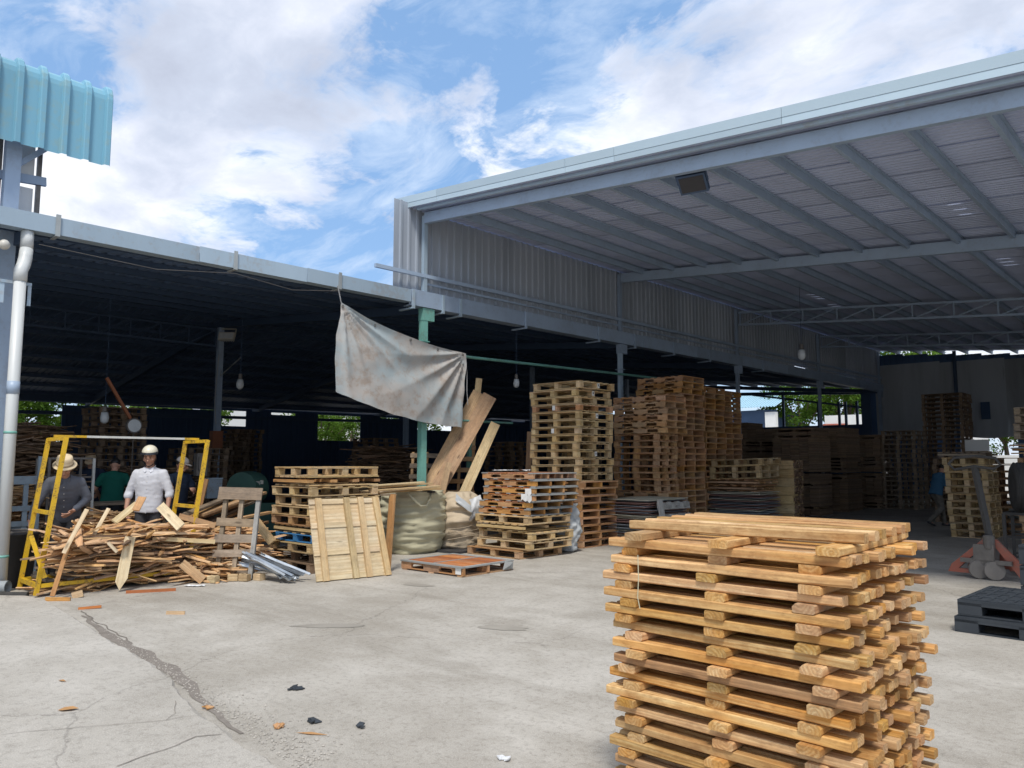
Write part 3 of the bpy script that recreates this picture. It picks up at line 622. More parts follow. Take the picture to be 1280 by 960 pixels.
for xi, wdt in enumerate((2.3, 2.35, 2.2, 2.4, 2.3, 2.4, 2.3, 2.2)):
    x0 = XG + 0.05 + sum((2.3, 2.35, 2.2, 2.4, 2.3, 2.4, 2.3, 2.2)[:xi]); m = MB(); nx, nzv = 26, 18; vs = []
    top = 5.83 - 0.03 * (x0 - XG); bot = 2.58
    for j in range(nzv + 1):
        for i in range(nx + 1):
            u, v = i / nx, j / nzv
            fold = 0.05 * math.sin(u * 17 + 2 * noise.noise((u * 2, v * 1.5, xi))) * (0.4 + v) + 0.12 * noise.noise((u * 3 + xi * 5, v * 2.5, 1.0))
            vs.append((x0 - (0.06 if xi else 0.30) + u * (wdt + (0.08 if xi else 0.32)), 35.93 + fold * 0.5 - 0.06 - 0.012 * (xi % 2), top + (bot - top) * v + 0.04 * math.sin(u * 3.1416 * 2) * v))
    m.add(vs, [(j*(nx+1)+i, j*(nx+1)+i+1, (j+1)*(nx+1)+i+1, (j+1)*(nx+1)+i) for j in range(nzv) for i in range(nx)])
    tag(ob('canvas_sheet', m.mesh('canvas_sheet', True), 'canvas'), ['grimy canvas sheet hung on the back wall beside the left wall corner', 'grimy canvas sheet on the back wall behind the dark raised stack', 'grimy canvas sheet on the back wall with a dark square patch hung on it'][xi] if xi < 3 else 'grimy canvas sheet hung along the back wall beyond the right frame edge', 'canvas', 'canvas sheets hung on the back wall')
m = MB(); m.box(-7.52, -7.2, 35.66, 35.70, 3.3, 4.0); m.box(-7.5, -7.22, 35.70, 35.76, 3.4, 3.9)
tag(ob('black_cloth', m, 'clad_dark'), 'small dark cloth square hung on the pale canvas of the back wall', 'cloth')

# ------------------------------------------------------------------ teal canopy, pipes and panels at the far left
hood = thing('metal_canopy', 'teal ribbed metal canopy with curved top edge above the gutter', 'canopy', (-11.9, 2.5, 0))
ribs = []; yy = -0.8
y = 3.84 - 1.12 * 5; q = 0
while y < 3.80:
    y1 = y + 1.12; m = MB(); prof = []; p = 1.12 / 4
    for i in range(4):
        b = y + p * i; prof += [(b, 0), (b + p*.62, 0), (b + p*.68, 0.045), (b + p*.72, 0.055), (b + p*.92, 0.055), (b + p*.96, 0.045)]
    prof.append((y1, 0)); k = len(prof); vs = []; fs = []
    sec = [(-11.62, 5.84, 1, 0), (-11.62, 6.82, 1, 0)] + [(-11.62 - 0.16 * (1 - math.cos(a)), 6.82 + 0.20 * math.sin(a), math.cos(a), math.sin(a)) for a in (rad(20), rad(45), rad(70), rad(90))] + [(-14.2, 7.10, 0, 1)]
    for X, Z, nx, nz_ in sec: vs += [(X + d * nx, b, Z + d * nz_ - (0.0)) for b, d in prof]
    for j in range(len(sec) - 1):
        for i in range(k - 1): fs.append((j*k+i, j*k+i+1, (j+1)*k+i+1, (j+1)*k+i))
    m.add(vs, fs); lp('roof_sheet', m, 'teal', hood); y = y1
for b in (-1.2, 2.0, 3.7):
    m = MB(); m.box(-11.75, -11.68, b, b + 0.06, 5.9, 6.75); lp('frame_bar', m, 'steel', hood)
m = MB(); m.box(-12.02, -11.86, 2.62, 2.80, 0.0, 6.7); lp('post', m, 'steel', hood)
m = MB(); m.beam((-11.94, 2.74, 5.62), (-11.94, 3.10, 5.98), 0.07, 0.07); lp('brace', m, 'steel', hood)
m = MB(); m.beam((-12.06, 1.2, 5.40), (-12.06, 3.16, 5.54), 0.06, 0.12); m.beam((-12.06, 1.2, 6.05), (-12.06, 3.12, 6.1), 0.05, 0.10); lp('frame_bar', m, 'steel', hood)
for y0, y1, mt in ((1.55, 2.55, 'plaster'), (2.84, 3.02, 'plaster')):
    for z0, z1 in ((4.95, 5.42), (5.50, 6.02)):
        m = MB(); m.box(-12.14, -12.11, y0, y1, z0, z1); lp('wall_panel', m, mt, hood)
for y0 in (2.57, 3.05):
    m = MB(); m.box(-12.13, -12.05, y0, y0 + 0.05, 4.9, 6.1); lp('frame_bar', m, 'jack_grey', hood)
m = MB(); m.beam((-12.08, 2.82, 4.92), (-12.08, 3.1, 5.0), 0.05, 0.05); lp('frame_bar', m, 'jack_grey', hood)

dp = thing('downpipe', 'off white plastic downpipe with elbow beside the left post', 'pipe', (-11.22, 2.72, 0))
m = MB(); m.tube([(-11.35, 2.80, 4.60), (-11.35, 2.80, 4.36)], 0.076, 14); lp('outlet', m, 'pvc', dp, True)
m = MB(); m.tube([(-11.35, 2.80, 4.36), (-11.33, 2.79, 4.24), (-11.28, 2.76, 4.12), (-11.22, 2.72, 4.04), (-11.22, 2.72, 3.90)], [0.078, 0.08, 0.08, 0.08, 0.078], 14); lp('elbow', m, 'pvc', dp, True)
m = MB(); m.tube([(-11.22, 2.72, 3.90), (-11.22, 2.72, 0.1)], 0.070, 14); lp('pipe', m, 'pvc', dp, True)
for z in (2.45, 1.95, 0.42):
    m = MB(); m.tube([(-11.22, 2.72, z), (-11.22, 2.72, z + (0.16 if z > 2.2 else 0.03))], 0.074, 14); lp('pipe_sleeve', m, 'pvc_blue' if z > 2.2 else 'green', dp, True)
m = MB(); m.box(-11.27, -11.24, 2.5, 2.86, 3.86, 3.90); m.box(-11.27, -11.25, 2.5, 2.56, 3.6, 3.88); m.box(-11.27, -11.25, 2.82, 2.86, 3.6, 3.88); lp('pipe_clip', m, 'gutter', dp)
m = MB(); m.lathe([(0.05, 0), (0.062, 0.02), (0.06, 0.07), (0.03, 0.10)], 12, T3((-11.16, 2.52, 4.30), (rad(70), 0, rad(60)))); ml = m.mesh('wall_lamp', True)
tag(ob('wall_lamp', ml, 'lamp_body'), 'small round white lamp head under the left end of the gutter', 'lamp')
m = MB(); m.tube([(-11.9, 1.9, 0.085), (-11.0, 2.75, 0.085)], 0.075, 16, cap=False); m.tube([(-11.0, 2.75, 0.085), (-11.9, 1.9, 0.085)], 0.062, 16, cap=False)
tag(ob('pipe', m.mesh('pipe', True), 'pvc_grey'), 'short grey plastic pipe lying on the ground at the downpipe foot', 'pipe')

# ------------------------------------------------------------------ people
def uvball(m, c, rx, ry, rz, T=None, nu=14, nv=9, shape=None):
    vs = []; fs = []
    for j in range(nv + 1):
        ph = math.pi * (j / nv) * .998 + .001
        for i in range(nu):
            a = 2 * math.pi * i / nu; p = Vector((math.sin(ph) * math.cos(a), math.sin(ph) * math.sin(a), math.cos(ph)))
            if shape: p = shape(p)
            vs.append((c[0] + p.x * rx, c[1] + p.y * ry, c[2] + p.z * rz))
    for j in range(nv):
        for i in range(nu): fs.append((j*nu+i, (j+1)*nu+i, (j+1)*nu+(i+1) % nu, j*nu+(i+1) % nu))
    fs.append(tuple(range(nu))); fs.append(tuple(reversed([nv*nu + i for i in range(nu)])))
    m.add(vs, fs, T)
def cone(m, a, b, ra, rb, n=12, flat=1.0):
    """tapered limb with rounded ends"""
    a, b = Vector(a), Vector(b); d = b - a; L = d.length; d.normalize(); u = Vector((1, 0, 0)); u = (u - d * u.dot(d)); u = u.normalized() if u.length > .1 else Vector((0, 1, 0)); v = d.cross(u)
    ring = []
    for t, r_ in [(-.95, .25), (-.7, .72), (-.3, .95), (0, 1)]: ring.append((a + d * ra * t, ra * r_))
    for t in (.25, .5, .75): ring.append((a.lerp(b, t), ra + (rb - ra) * t))
    for t, r_ in [(0, 1), (.3, .95), (.7, .72), (.95, .25)]: ring.append((b + d * rb * t, rb * r_))
    vs = []; fs = []
    for p, r_ in ring:
        for k in range(n): q = 2*math.pi*k/n; vs.append(tuple(p + u * math.cos(q) * r_ + v * math.sin(q) * r_ * flat))
    for i in range(len(ring) - 1):
        for k in range(n): fs.append((i*n+k, i*n+(k+1) % n, (i+1)*n+(k+1) % n, (i+1)*n+k))
    fs.append(tuple(reversed(range(n)))); fs.append(tuple((len(ring)-1)*n + k for k in range(n))); m.add(vs, fs)
def fuse(m, voxel, sm=4, fold=0.0, seed=0, name='body', smooth_=0.5):
    me = m.mesh(name); o = bpy.data.objects.new('fuse', me); col.objects.link(o)
    md = o.modifiers.new('r', 'REMESH'); md.mode = 'VOXEL'; md.voxel_size = voxel; md.adaptivity = 0
    if sm: s_ = o.modifiers.new('s', 'SMOOTH'); s_.factor = smooth_; s_.iterations = sm
    dg = bpy.context.evaluated_depsgraph_get(); dg.update(); res = bpy.data.meshes.new_from_object(o.evaluated_get(dg)); bpy.data.objects.remove(o)
    res.name = name
    if fold:
        for v in res.vertices:
            c = v.co; k = noise.noise((c.x * 9 + seed, c.y * 9, c.z * 5)) * .6 + noise.noise((c.x * 16, c.y * 16 + seed, c.z * 26)) * .5 + .5 * noise.noise((c.x * 5 + c.z * 12, c.y * 6 + c.z * 8, seed))
            v.co = c + v.normal * fold * k
    res.update(); return smooth(res)
def person(label, loc, rz, lean=0.0, arms=None, legs=None, shirt='shirt_white', sleeve='long', trousers='trouser', head_pitch=0.25, head_yaw=0.0, hat=None, scale=1.0, mask=False):
    """faces local +y; arms: (elbow, wrist, finger direction) per side in leaned upper-body frame, side -1 = local -x"""
    root = thing('person', label, 'person', loc, (0, 0, rz)); root.scale = (scale,) * 3
    piv = Vector((0, 0, .93)); RL = Matrix.Rotation(-lean, 3, 'X')
    U = lambda p: piv + RL @ (Vector(p) - piv)
    arms = arms or {}; legs = legs or {}
    body = MB(); cloth = MB(); tro = MB(); shoe = MB()
    # torso
    def ell(m, p, rx, ry, rz_, off=0): T = Matrix.Translation(U(p)) @ RL.to_4x4(); uvball(m, (0, 0, 0), rx + off, ry + off, rz_ + off, T)
    for m, o_ in ((body, 0), (cloth, .022)):
        ell(m, (0, .0, 1.02), .150, .105, .12, o_ * .5); ell(m, (0, .0, 1.17), .155, .105, .17, o_); ell(m, (0, -.005, 1.31), .175, .11, .16, o_); ell(m, (0, -.01, 1.395), .185, .075, .065, o_ * .8)
    vs_ = []; nq = 24; zs_ = ((.845, .198, .146), (.90, .196, .144), (1.00, .186, .136), (1.12, .182, .132), (1.28, .188, .130))
    for z_, rx_, ry_ in zs_:
        for k in range(nq): q = 2*math.pi*k/nq; vs_.append(tuple(U((rx_ * math.cos(q), .003 + ry_ * math.sin(q), z_ + (.012 * math.sin(3*q) if z_ < .86 else 0)))))
    cloth.add(vs_, [(i*nq+k, i*nq+(k+1) % nq, (i+1)*nq+(k+1) % nq, (i+1)*nq+k) for i in range(4) for k in range(nq)] + [tuple(reversed(range(nq))), tuple(4*nq + k for k in range(nq))])
    cone(cloth, U((-.09, -.008, 1.415)), U((.09, -.008, 1.415)), .05, .05)
    cone(body, U((0, -.012, 1.40)), U((0, .012, 1.53)), .062, .055)
    # head
    HC = U((0, .03, 1.615)); RH = Matrix.Rotation(head_yaw, 3, 'Z') @ Matrix.Rotation(-head_pitch, 3, 'X'); TH = Matrix.Translation(HC) @ RH.to_4x4()
    def hs(p):
        q = p.copy()
        if p.z < 0: q.x *= 1 - .30 * (-p.z) ** 1.4; q.y = q.y * (1 - .10 * -p.z) + .05 * -p.z
        return q
    uvball(body, (0, 0, 0), .076, .096, .118, TH, 20, 14, hs)
    uvball(body, (0, .062, -.085), .034, .032, .026, TH)                       # chin
    cone_pts = [((0, .092, .012), (0, .112, -.028), .009, .016)]
    for a, b, r1, r2 in cone_pts: cone(body, TH @ Vector(a), TH @ Vector(b), r1, r2, 8)
    uvball(body, (0, .083, .036), .052, .018, .012, TH)                        # brow
    uvball(body, (0, .085, -.058), .026, .016, .014, TH)                       # mouth
    for s in (-1, 1): uvball(body, (s*.077, -.008, -.008), .010, .022, .033, TH); uvball(body, (s*.045, .066, -.022), .026, .022, .024, TH)
    # arms and hands
    for s in (-1, 1):
        el, wr, fd = arms.get(s, ((s*.235, -.02, 1.13), (s*.245, .06, .89), (0, .1, -1)))
        sh = U((s*.175, -.01, 1.385)); el = U(el); wr = U(wr); fd = (RL @ Vector(fd)).normalized()
        cone(body, sh, el, .052, .042); cone(body, el, wr, .042, .028)
        rr_ = .024
        cone(cloth, sh, sh.lerp(el, 1.0 if sleeve != 'short' else .62), .067, .060 if sleeve != 'short' else .070)
        if sleeve == 'long': cone(cloth, el, el.lerp(wr, .88), .058, .042)
        if sleeve == 'rolled': cone(cloth, el, el.lerp(wr, .22), .060, .060)
        side = Vector((s, 0, 0)); pn = (side - fd * side.dot(fd)); pn = pn.normalized() if pn.length > .2 else Vector((0, 1, 0)); ac = fd.cross(pn)   # pn: back of the hand faces outward
        pc = wr + fd * .05; Tm = Matrix((ac, pn, fd)).transposed().to_4x4(); Tm.translation = pc
        uvball(body, (0, 0, 0), .040, .017, .055, Tm)
        for q, (o_, L1) in enumerate(((-.030, .070), (-.010, .080), (.010, .075), (.029, .058))):
            a = wr + fd * .085 + ac * o_; b = a + fd * L1 * .55 - pn * .006 * (q + 1); c = b + fd * L1 * .40 - pn * (.018 + .006 * q)
            cone(body, a, b, .0098, .0090, 8); cone(body, b, c, .0088, .0075, 8)
        fwd = -1 if ac.y < 0 else 1
        ta = wr + fd * .03 + ac * (.034 * fwd); tb_ = ta + (fd * .6 + ac * fwd * .7).normalized() * .045; cone(body, ta, tb_, .013, .011, 8); cone(body, tb_, tb_ + (fd * .9 + ac * fwd * .2) * .03, .0105, .008, 8)
    # legs
    for s in (-1, 1):
        kn, an, tdir = legs.get(s, ((s*.10, .02, .50), (s*.11, -.02, .08), (0, 1, 0))); hp = Vector((s*.085, 0, .92))
        kn, an, td = Vector(kn), Vector(an), Vector(tdir).normalized()
        cone(body, hp, kn, .082, .055); cone(body, kn, an, .054, .038); cone(tro, hp, kn, .100, .074); cone(tro, kn, an + Vector((0, 0, .02)), .073, .060)
        cone(shoe, an + Vector((0, 0, -.04)) - td * .04, an + td * .15 + Vector((0, 0, -.045)), .045, .036, flat=.8); cone(body, an, an + td * .1 + Vector((0, 0, -.04)), .036, .03)
    uvball(tro, (0, 0, .94), .178, .128, .11)
    bo = ob('body', fuse(body, .0085, 3, name='body'), 'skin', root)
    ob('shirt', fuse(cloth, .012, 9, .008, R.random() * 50, 'shirt'), shirt, root)
    ob('trousers', fuse(tro, .016, 4, .010, R.random() * 50, 'trousers'), trousers, root)
    ob('shoes', fuse(shoe, .012, 2, name='shoes'), 'bucket', root)
    for s in (-1, 1):
        m = MB(); uvball(m, (s*.030, .089, .008), .011, .006, .006, TH, 8, 6); ob('eye', m, 'eye', root)
        m = MB(); m.box(s*.014 if s > 0 else -.046, .046 if s > 0 else -.014, .092, .100, .026, .033, TH); ob('eyebrow', m, 'hair', root)
    m = MB(); uvball(m, (0, .099, -.058), .022, .005, .006, TH, 10, 6); ob('mouth', m, 'lip', root)
    def hairf(p):
        q = p.copy(); 
        if p.y > .25 and p.z < .35: q = q * .8
        if p.z < -.35: q = q * .8
        return q
    m = MB(); uvball(m, (0, -.012, .014), .083, .098, .112, TH, 18, 12, hairf); ob('hair', m.mesh('hair', True), 'hair', root)
    if hat == 'helmet':
        m = MB()
        def hf(p):
            q = p.copy(); q.z = max(q.z, -.18 + .10 * p.y); return q
        uvball(m, (0, -.010, .074), .104, .124, .102, TH, 26, 16, hf); h = ob('helmet', m.mesh('helmet', True), 'helmet', root)
        m = MB(); vs = []; n = 15
        for j, (rr_, z_) in enumerate(((.95, .050), (1.00, .040), (1.08, .020))):
            for i in range(n): a = rad(15) + rad(150) * i / (n-1); vs.append((.118 * rr_ * math.cos(a), .138 * rr_ * math.sin(a) - .005, z_ + .038))
        m.add(vs, [(j*n+i, j*n+i+1, (j+1)*n+i+1, (j+1)*n+i) for j in range(2) for i in range(n-1)], TH); b = MB(); b.v = m.v; b.f = list(m.f)
        m.v += [tuple(Vector(v) + RH @ Vector((0, 0, -.008))) for v in b.v]; k = len(b.v); m.f += [tuple(reversed([i + k for i in f])) for f in b.f]
        ob('visor', m.mesh('visor', True), 'visor', h)
        m = MB(); m.tube([tuple(TH @ Vector(p)) for p in ((-.088, .0, .02), (-.07, .03, -.08), (0, .06, -.125), (.07, .03, -.08), (.088, .0, .02))], .007, 6); ob('chin_strap', m, 'visor', h)
    elif hat in ('straw', 'cap_tan', 'cap_grey'):
        mt = hat if hat != 'straw' else 'straw'
        if hat == 'straw':
            m = MB(); m.lathe([(.098, .050), (.140, .040), (.146, .048), (.140, .056), (.104, .062), (.100, .125), (.092, .165), (.070, .178), (.02, .172)], 28, TH); h = ob('hat', m.mesh('hat', True), 'straw', root)
            m = MB(); m.lathe([(.1045, .060), (.1045, .085)], 28, TH); ob('hat_band', m, 'cap_tan', h)
        else:
            m = MB(); uvball(m, (0, -.008, .045), .092, .108, .088, TH, 20, 12, lambda p: Vector((p.x, p.y, max(p.z, -.1)))); h = ob('cap', m.mesh('cap', True), mt, root)
            m = MB(); vs = []; n = 9
            for rr_, z_ in ((.97, .040), (1.55, .028)):
                for i in range(n): a = rad(35) + rad(110) * i / (n-1); vs.append((.092 * (.97 + (rr_ - .97) * .25) * math.cos(a), .108 * rr_ * math.sin(a), z_))
            m.add(vs, [(i, i+1, n+i+1, n+i) for i in range(n-1)], TH); k = len(m.v); m.v += [tuple(Vector(v) + RH @ Vector((0, 0, -.008))) for v in m.v]; m.f += [tuple(reversed([i + k for i in f])) for f in m.f]; ob('cap_brim', m, mt, h)
    if shirt in ('shirt_white', 'shirt_grey'):
        m = MB()
        for s in (-1, 1):
            P_ = [U((s*.015, .085, 1.43)), U((s*.065, .055, 1.475)), U((s*.07, -.03, 1.50)), U((s*.07, .075, 1.42)), U((s*.035, .105, 1.405))]
            Q_ = [p + Vector((0, .010, .006)) for p in P_]; m.add([tuple(p) for p in P_ + Q_], [(0, 1, 2, 3, 4), (9, 8, 7, 6, 5), (0, 5, 6, 1), (1, 6, 7, 2), (2, 7, 8, 3), (3, 8, 9, 4), (4, 9, 5, 0)])
        ob('collar', m, shirt, root)
        m = MB(); pts = [U((0.0, .135 - .035 * (1.0 if z_ > 1.38 else 0) + (.0 if z_ > 1.1 else -.0), z_)) for z_ in (1.38, 1.28, 1.18, 1.08, .98)]
        for p in pts: uvball(m, tuple(p), .006, .005, .006, None, 6, 4)
        ob('buttons', m, 'lamp_body', root)
    if shirt == 'shirt_white':
        m = MB(); m.box(.05, .14, .0, .006, 0, .10, Matrix.Translation(U((0, .128, 1.24))) @ RL.to_4x4() @ Matrix.Rotation(rad(-14), 4, 'Z')); ob('pocket', m, shirt, root)
    return root
# faces toward the camera: local +y -> world (+x, -y)
person('man in white shirt and cream helmet working behind the yellow cart', (-11.62, 4.62, 0), rad(-128), lean=.05, shirt='shirt_white', sleeve='rolled', hat='helmet', head_pitch=.20, head_yaw=.05, trousers='trouser', scale=1.03,
       arms={-1: ((-.275, .0, 1.12), (-.285, .12, .92), (.05, .35, -.9)), 1: ((.27, .0, 1.12), (.265, .11, .91), (-.1, .35, -.9))})
person('man in charcoal shirt and straw hat bending over the left end of the cart', (-11.66, 3.53, 0), rad(-112), lean=.50, shirt='shirt_grey', sleeve='long', hat='straw', head_pitch=.55, trousers='trouser', scale=1.0,
       arms={-1: ((-.27, .06, 1.16), (-.13, .25, 1.10), (.55, .5, -.3)), 1: ((.30, .16, 1.18), (.36, .36, 1.02), (.0, .55, -.8))})
person('person in dark green shirt seen from behind at the bench', (-14.5, 5.12, 0), rad(62), lean=.28, shirt='shirt_green', sleeve='short', hat=None, head_pitch=.6, scale=.98,
       arms={-1: ((-.30, .08, 1.18), (-.26, .30, 1.10), (0, 1, -.3)), 1: ((.30, .08, 1.18), (.26, .30, 1.10), (0, 1, -.3))})
person('person in dark shirt and tan cap facing out in the shade beyond the green shirt', (-15.7, 5.18, 0), rad(-120), lean=.22, shirt='shirt_navy', sleeve='long', hat='cap_tan', head_pitch=.6, scale=1.02,
       arms={-1: ((-.28, .10, 1.16), (-.18, .32, 1.10), (0, 1, -.4)), 1: ((.28, .1, 1.16), (.18, .32, 1.10), (0, 1, -.4))})
person('person in navy shirt and grey cap reaching sideways behind the right end of the cart', (-12.75, 5.50, 0), rad(-75), lean=.12, shirt='shirt_navy', sleeve='short', hat='cap_grey', head_pitch=.35, head_yaw=.5, scale=.97,
       arms={-1: ((-.24, .10, 1.16), (-.08, .30, 1.22), (.6, .6, .1)), 1: ((.30, .18, 1.26), (.42, .38, 1.28), (.6, .6, .05))})
person('man in blue shirt and mottled trousers walking in the shade of the warehouse', (-5.55, 21.2, 0), rad(-35), lean=.35, shirt='shirt_blue', sleeve='long', hat=None, head_pitch=.35, trousers='trouser_grey', scale=.92,
       arms={-1: ((-.24, .05, 1.14), (-.20, .30, 1.12), (0, 1, 0)), 1: ((.24, .05, 1.14), (.20, .30, 1.12), (0, 1, 0))},
       legs={-1: ((-.10, .22, .52), (-.10, .30, .09), (0, 1, -.1)), 1: ((.10, .08, .50), (.10, -.32, .16), (0, 1, -.4))})

# ------------------------------------------------------------------ pallets
def emit(root, specs, r, jit=0.004, mats=None):
    for nm, me, loc, rot in specs:
        o = bpy.data.objects.new(nm, me); col.objects.link(o); o.parent = root
        o.location = (loc[0] + r.uniform(-jit, jit), loc[1] + r.uniform(-jit, jit), loc[2])
        o.rotation_euler = (rot[0], rot[1], rot[2] + r.uniform(-0.006, 0.006))
RX = (0, 0, rad(90))
def block_pallet(L, W, Hh, mat, mat2=None, ntop=6, frame=True):
    """nine-block pallet: deck boards along x, cross boards, blocks, skids; returns specs, base at z=0"""
    mat2 = mat2 or mat; t = 0.0145; S = []; bh = Hh - t * (3 if frame else 2) - 0.004; z = t + 0.001
    bx = [-(L/2 - 0.055), 0, L/2 - 0.055]; by = [-(W/2 - 0.06), 0, W/2 - 0.06]
    for y_ in by: S.append(('skid', board(L, 0.098, t, mat), (0, y_, t/2), (0, 0, 0)))
    if frame:
        for x_ in (bx[0], bx[2]): 
            for ya, yb in ((by[0], by[1]), (by[1], by[2])):
                S.append(('skid', board(yb - ya - 0.105, 0.095, t, mat), (x_, (ya + yb)/2, t/2), RX))
    for x_ in bx:
        for y_ in by: S.append(('block', board(0.098, 0.108, bh, mat2), (x_, y_, z + bh/2), (0, 0, 0)))
    z += bh + 0.001
    for x_ in bx: S.append(('cross_board', board(W - 0.002, 0.10, t, mat2), (x_, 0, z + t/2), RX))
    z += t + 0.001
    for i in range(ntop):
        y_ = -W/2 + 0.048 + (W - 0.096) * i / (ntop - 1); S.append(('deck_board', board(L, 0.094, t, mat), (0, y_, z + t/2), (0, 0, 0)))
    return S
_nm = {}
def notched(L, Hh, th, mat, round_=True):
    k = (L, Hh, th, mat, round_)
    if k in _nm: return _nm[k]
    m = MB(); nw, nh = L * 0.21, Hh * 0.60; c = 0.022
    bt = 0.016; segs = [(-L/2, -L*.23 - nw/2), (-L*.23 + nw/2, L*.23 - nw/2), (L*.23 + nw/2, L/2)]
    for a, b in segs: m.prism([(a, -Hh/2), (b, -Hh/2), (b, Hh/2), (a, Hh/2)], -th/2, th/2)
    for xc in (-L*.23, L*.23):
        z0 = -Hh/2 + bt + nh
        m.prism([(xc - nw/2, z0 - c), (xc - nw/2 + c, z0), (xc + nw/2 - c, z0), (xc + nw/2, z0 - c), (xc + nw/2, Hh/2), (xc - nw/2, Hh/2)], -th/2, th/2)
        m.prism([(xc - nw/2, -Hh/2), (xc + nw/2, -Hh/2), (xc + nw/2, -Hh/2 + bt), (xc - nw/2, -Hh/2 + bt)], -th/2 + .002, th/2 - .002)
    me = m.mesh('stringer'); me.materials.append(M[mat]); _nm[k] = me; return me
def stringer_pallet(L, W, Hh, mat, mat2=None, ntop=7, nst=3, deck=None, edge=None, notch=True):
    mat2 = mat2 or mat; t = 0.018; S = []; sh = Hh - 2*t - 0.002
    for i in range(5):
        x_ = -L/2 + 0.06 + (L - 0.12) * i / 4; S.append(('bottom_board', board(W, 0.10, t, mat2), (x_, 0, t/2), RX))
    for i in range(nst):
        y_ = -(W/2 - 0.025) + (W - 0.05) * i / (nst - 1)
        S.append(('stringer', notched(L, sh, 0.042, mat) if notch else board(L, sh, 0.042, mat), (0, y_, t + 0.001 + sh/2), (0, 0, 0)))
    z = t + sh + 0.002
    for i in range(ntop):
        x_ = -L/2 + 0.05 + (L - 0.10) * i / (ntop - 1); e = edge and i in (0, ntop - 1)
        S.append(('deck_board', board(W + (0.012 if e else 0.004), 0.098 if not deck else (L / ntop) * 0.82, t, edge if e else (deck or mat2)), (x_, 0, z + t/2), RX))
    return S
_sn = {}
def stack(desc, corner, Lx, Ly, levels, group, seed, z0=0.0, jx=0.02, rz=0.0, tilt=None, lab='pallet', hs=None, up=True, cat='pallet', name='pallet'):
    """corner = near corner (+x, -y); levels from the ground up: (specs, height, dx, dy)"""
    r = random.Random(seed); z = z0; n = len(levels); out = []
    for i, (specs, h, adj, dx, dy) in enumerate(levels):
        k = n - 1 - i
        lbl = f"{ORD[k]} {adj} {lab} {'of' if k == 0 else 'down in'} {desc}"
        t = thing(name, lbl, cat, (corner[0] - Lx/2 + dx + r.uniform(-jx, jx), corner[1] + Ly/2 + dy + r.uniform(-jx, jx), z), (0, 0, rz + r.uniform(-0.02, 0.02)), group)
        if tilt: t.rotation_euler = (tilt[0], tilt[1], t.rotation_euler.z)
        emit(t, specs, r); out.append(t); z += h + 0.002
    return out

# foreground stack of new slat pallets -------------------------------------------------
def slat_specs(r, L, W, n, mat, hs, hb, bl):
    S = []; 
    for x_ in (-L * 0.40, -0.01, L * 0.37):
        S.append(('bearer', board(bl, 0.095, hb, mat, 0.005, r.randint(0, 5)), (x_ + r.uniform(-0.025, 0.025), r.uniform(-0.02, 0.02), hb/2), RX))
    for i in range(n):
        y_ = -W/2 + 0.035 + (W - 0.07) * i / (n - 1)
        S.append(('slat', board(L, r.choice([0.058, 0.062, 0.070]), hs, mat if r.random() > .13 else 'orange', 0.005, r.randint(0, 11)),
                  (r.uniform(-0.022, 0.022) + (r.uniform(0.02, 0.05) if r.random() < 0.08 else 0), y_ + r.uniform(-0.008, 0.008), hb + 0.0015 + hs/2), (0, 0, r.choice([0, math.pi]))))
    return S
r = random.Random(5); z = 0.0; NL = 16; cxs, cys = -1.11 - 0.59, 3.07 + 0.475
for i in range(NL + 1):
    k = NL - i; last = (k == 0)
    L = 1.14; W = 0.90; hb, hs = 0.0365, 0.0385
    t = thing('slat_pallet', f"{ORD[k]} slat pallet {'of' if k == 0 else 'from the top of'} the large new timber stack in the foreground", 'pallet',
              (cxs + r.uniform(-0.025, 0.025), cys + r.uniform(-0.02, 0.02) + (0.10 if last else 0), z), (0, 0, r.uniform(-0.022, 0.022)), 'new slat pallets stacked in the foreground')
    if last: S = slat_specs(r, 1.12, 0.78, 6, 'fresh', 0.042, hb, .94); S = [(a, b, (c[0] + (0.06 if a == 'bearer' else 0), c[1] - (0.10 if a == 'bearer' else 0), c[2]), d) for a, b, c, d in S]
    else: S = slat_specs(r, L, W, 11, 'fresh', hs, hb, 0.93)
    emit(t, S, r, 0.003); z += hb + hs + 0.0018
ZST = z
# a thin wood splinter / string hanging on the stack's front face
m = MB(); m.tube([(-2.06, 3.035, 1.17), (-2.055, 3.03, 1.06), (-2.06, 3.028, 0.98), (-2.05, 3.03, 0.93)], 0.0022, 5)
tag(ob('straw', m, 'bag'), 'thin pale straw hanging down the left front of the foreground stack', 'straw')

# stack at left of centre: pale block pallets ------------------------------------------
bp = lambda mat, L=1.1, W=1.2, h=0.135, nt=6, m2=None: block_pallet(L, W, h, mat, m2, nt)
lv = [(bp('dull_wood', 1.15, 1.2), .135, 'dark grimy', 0.02, 0), (bp('dull_wood', 1.1, 1.1), .135, 'dark grimy', -0.02, 0.02), (bp('pale', 1.15, 1.2), .14, 'pale', 0, 0),
      (bp('blue_wood', 1.05, 1.1, 0.12), .12, 'blue painted', 0.05, 0.0), (stringer_pallet(1.12, 1.15, .12, 'pale', nst=3, notch=False), .12, 'pale solid-sided', 0, 0), (bp('brown'), .14, 'brown', -0.05, 0),
      (bp('pale'), .145, 'pale', -0.02, 0), (bp('pale', 1.05), .145, 'pale', 0.0, 0.04), (bp('pale'), .145, 'pale', -0.02, 0.0), (stringer_pallet(1.0, 1.22, .14, 'orange', 'pale', nst=4, notch=False), .14, 'solid-sided', 0.0, 0), (bp('pale', 1.0, 1.22, .14, 5), .14, 'pale', 0.0, 0)]
S1 = stack('the pale stack behind the leaning panel', (-9.80, 6.16), 1.12, 1.27, lv, 'pallets stacked behind the leaning panel', 31)
zt1 = sum(l[1] + .002 for l in lv)
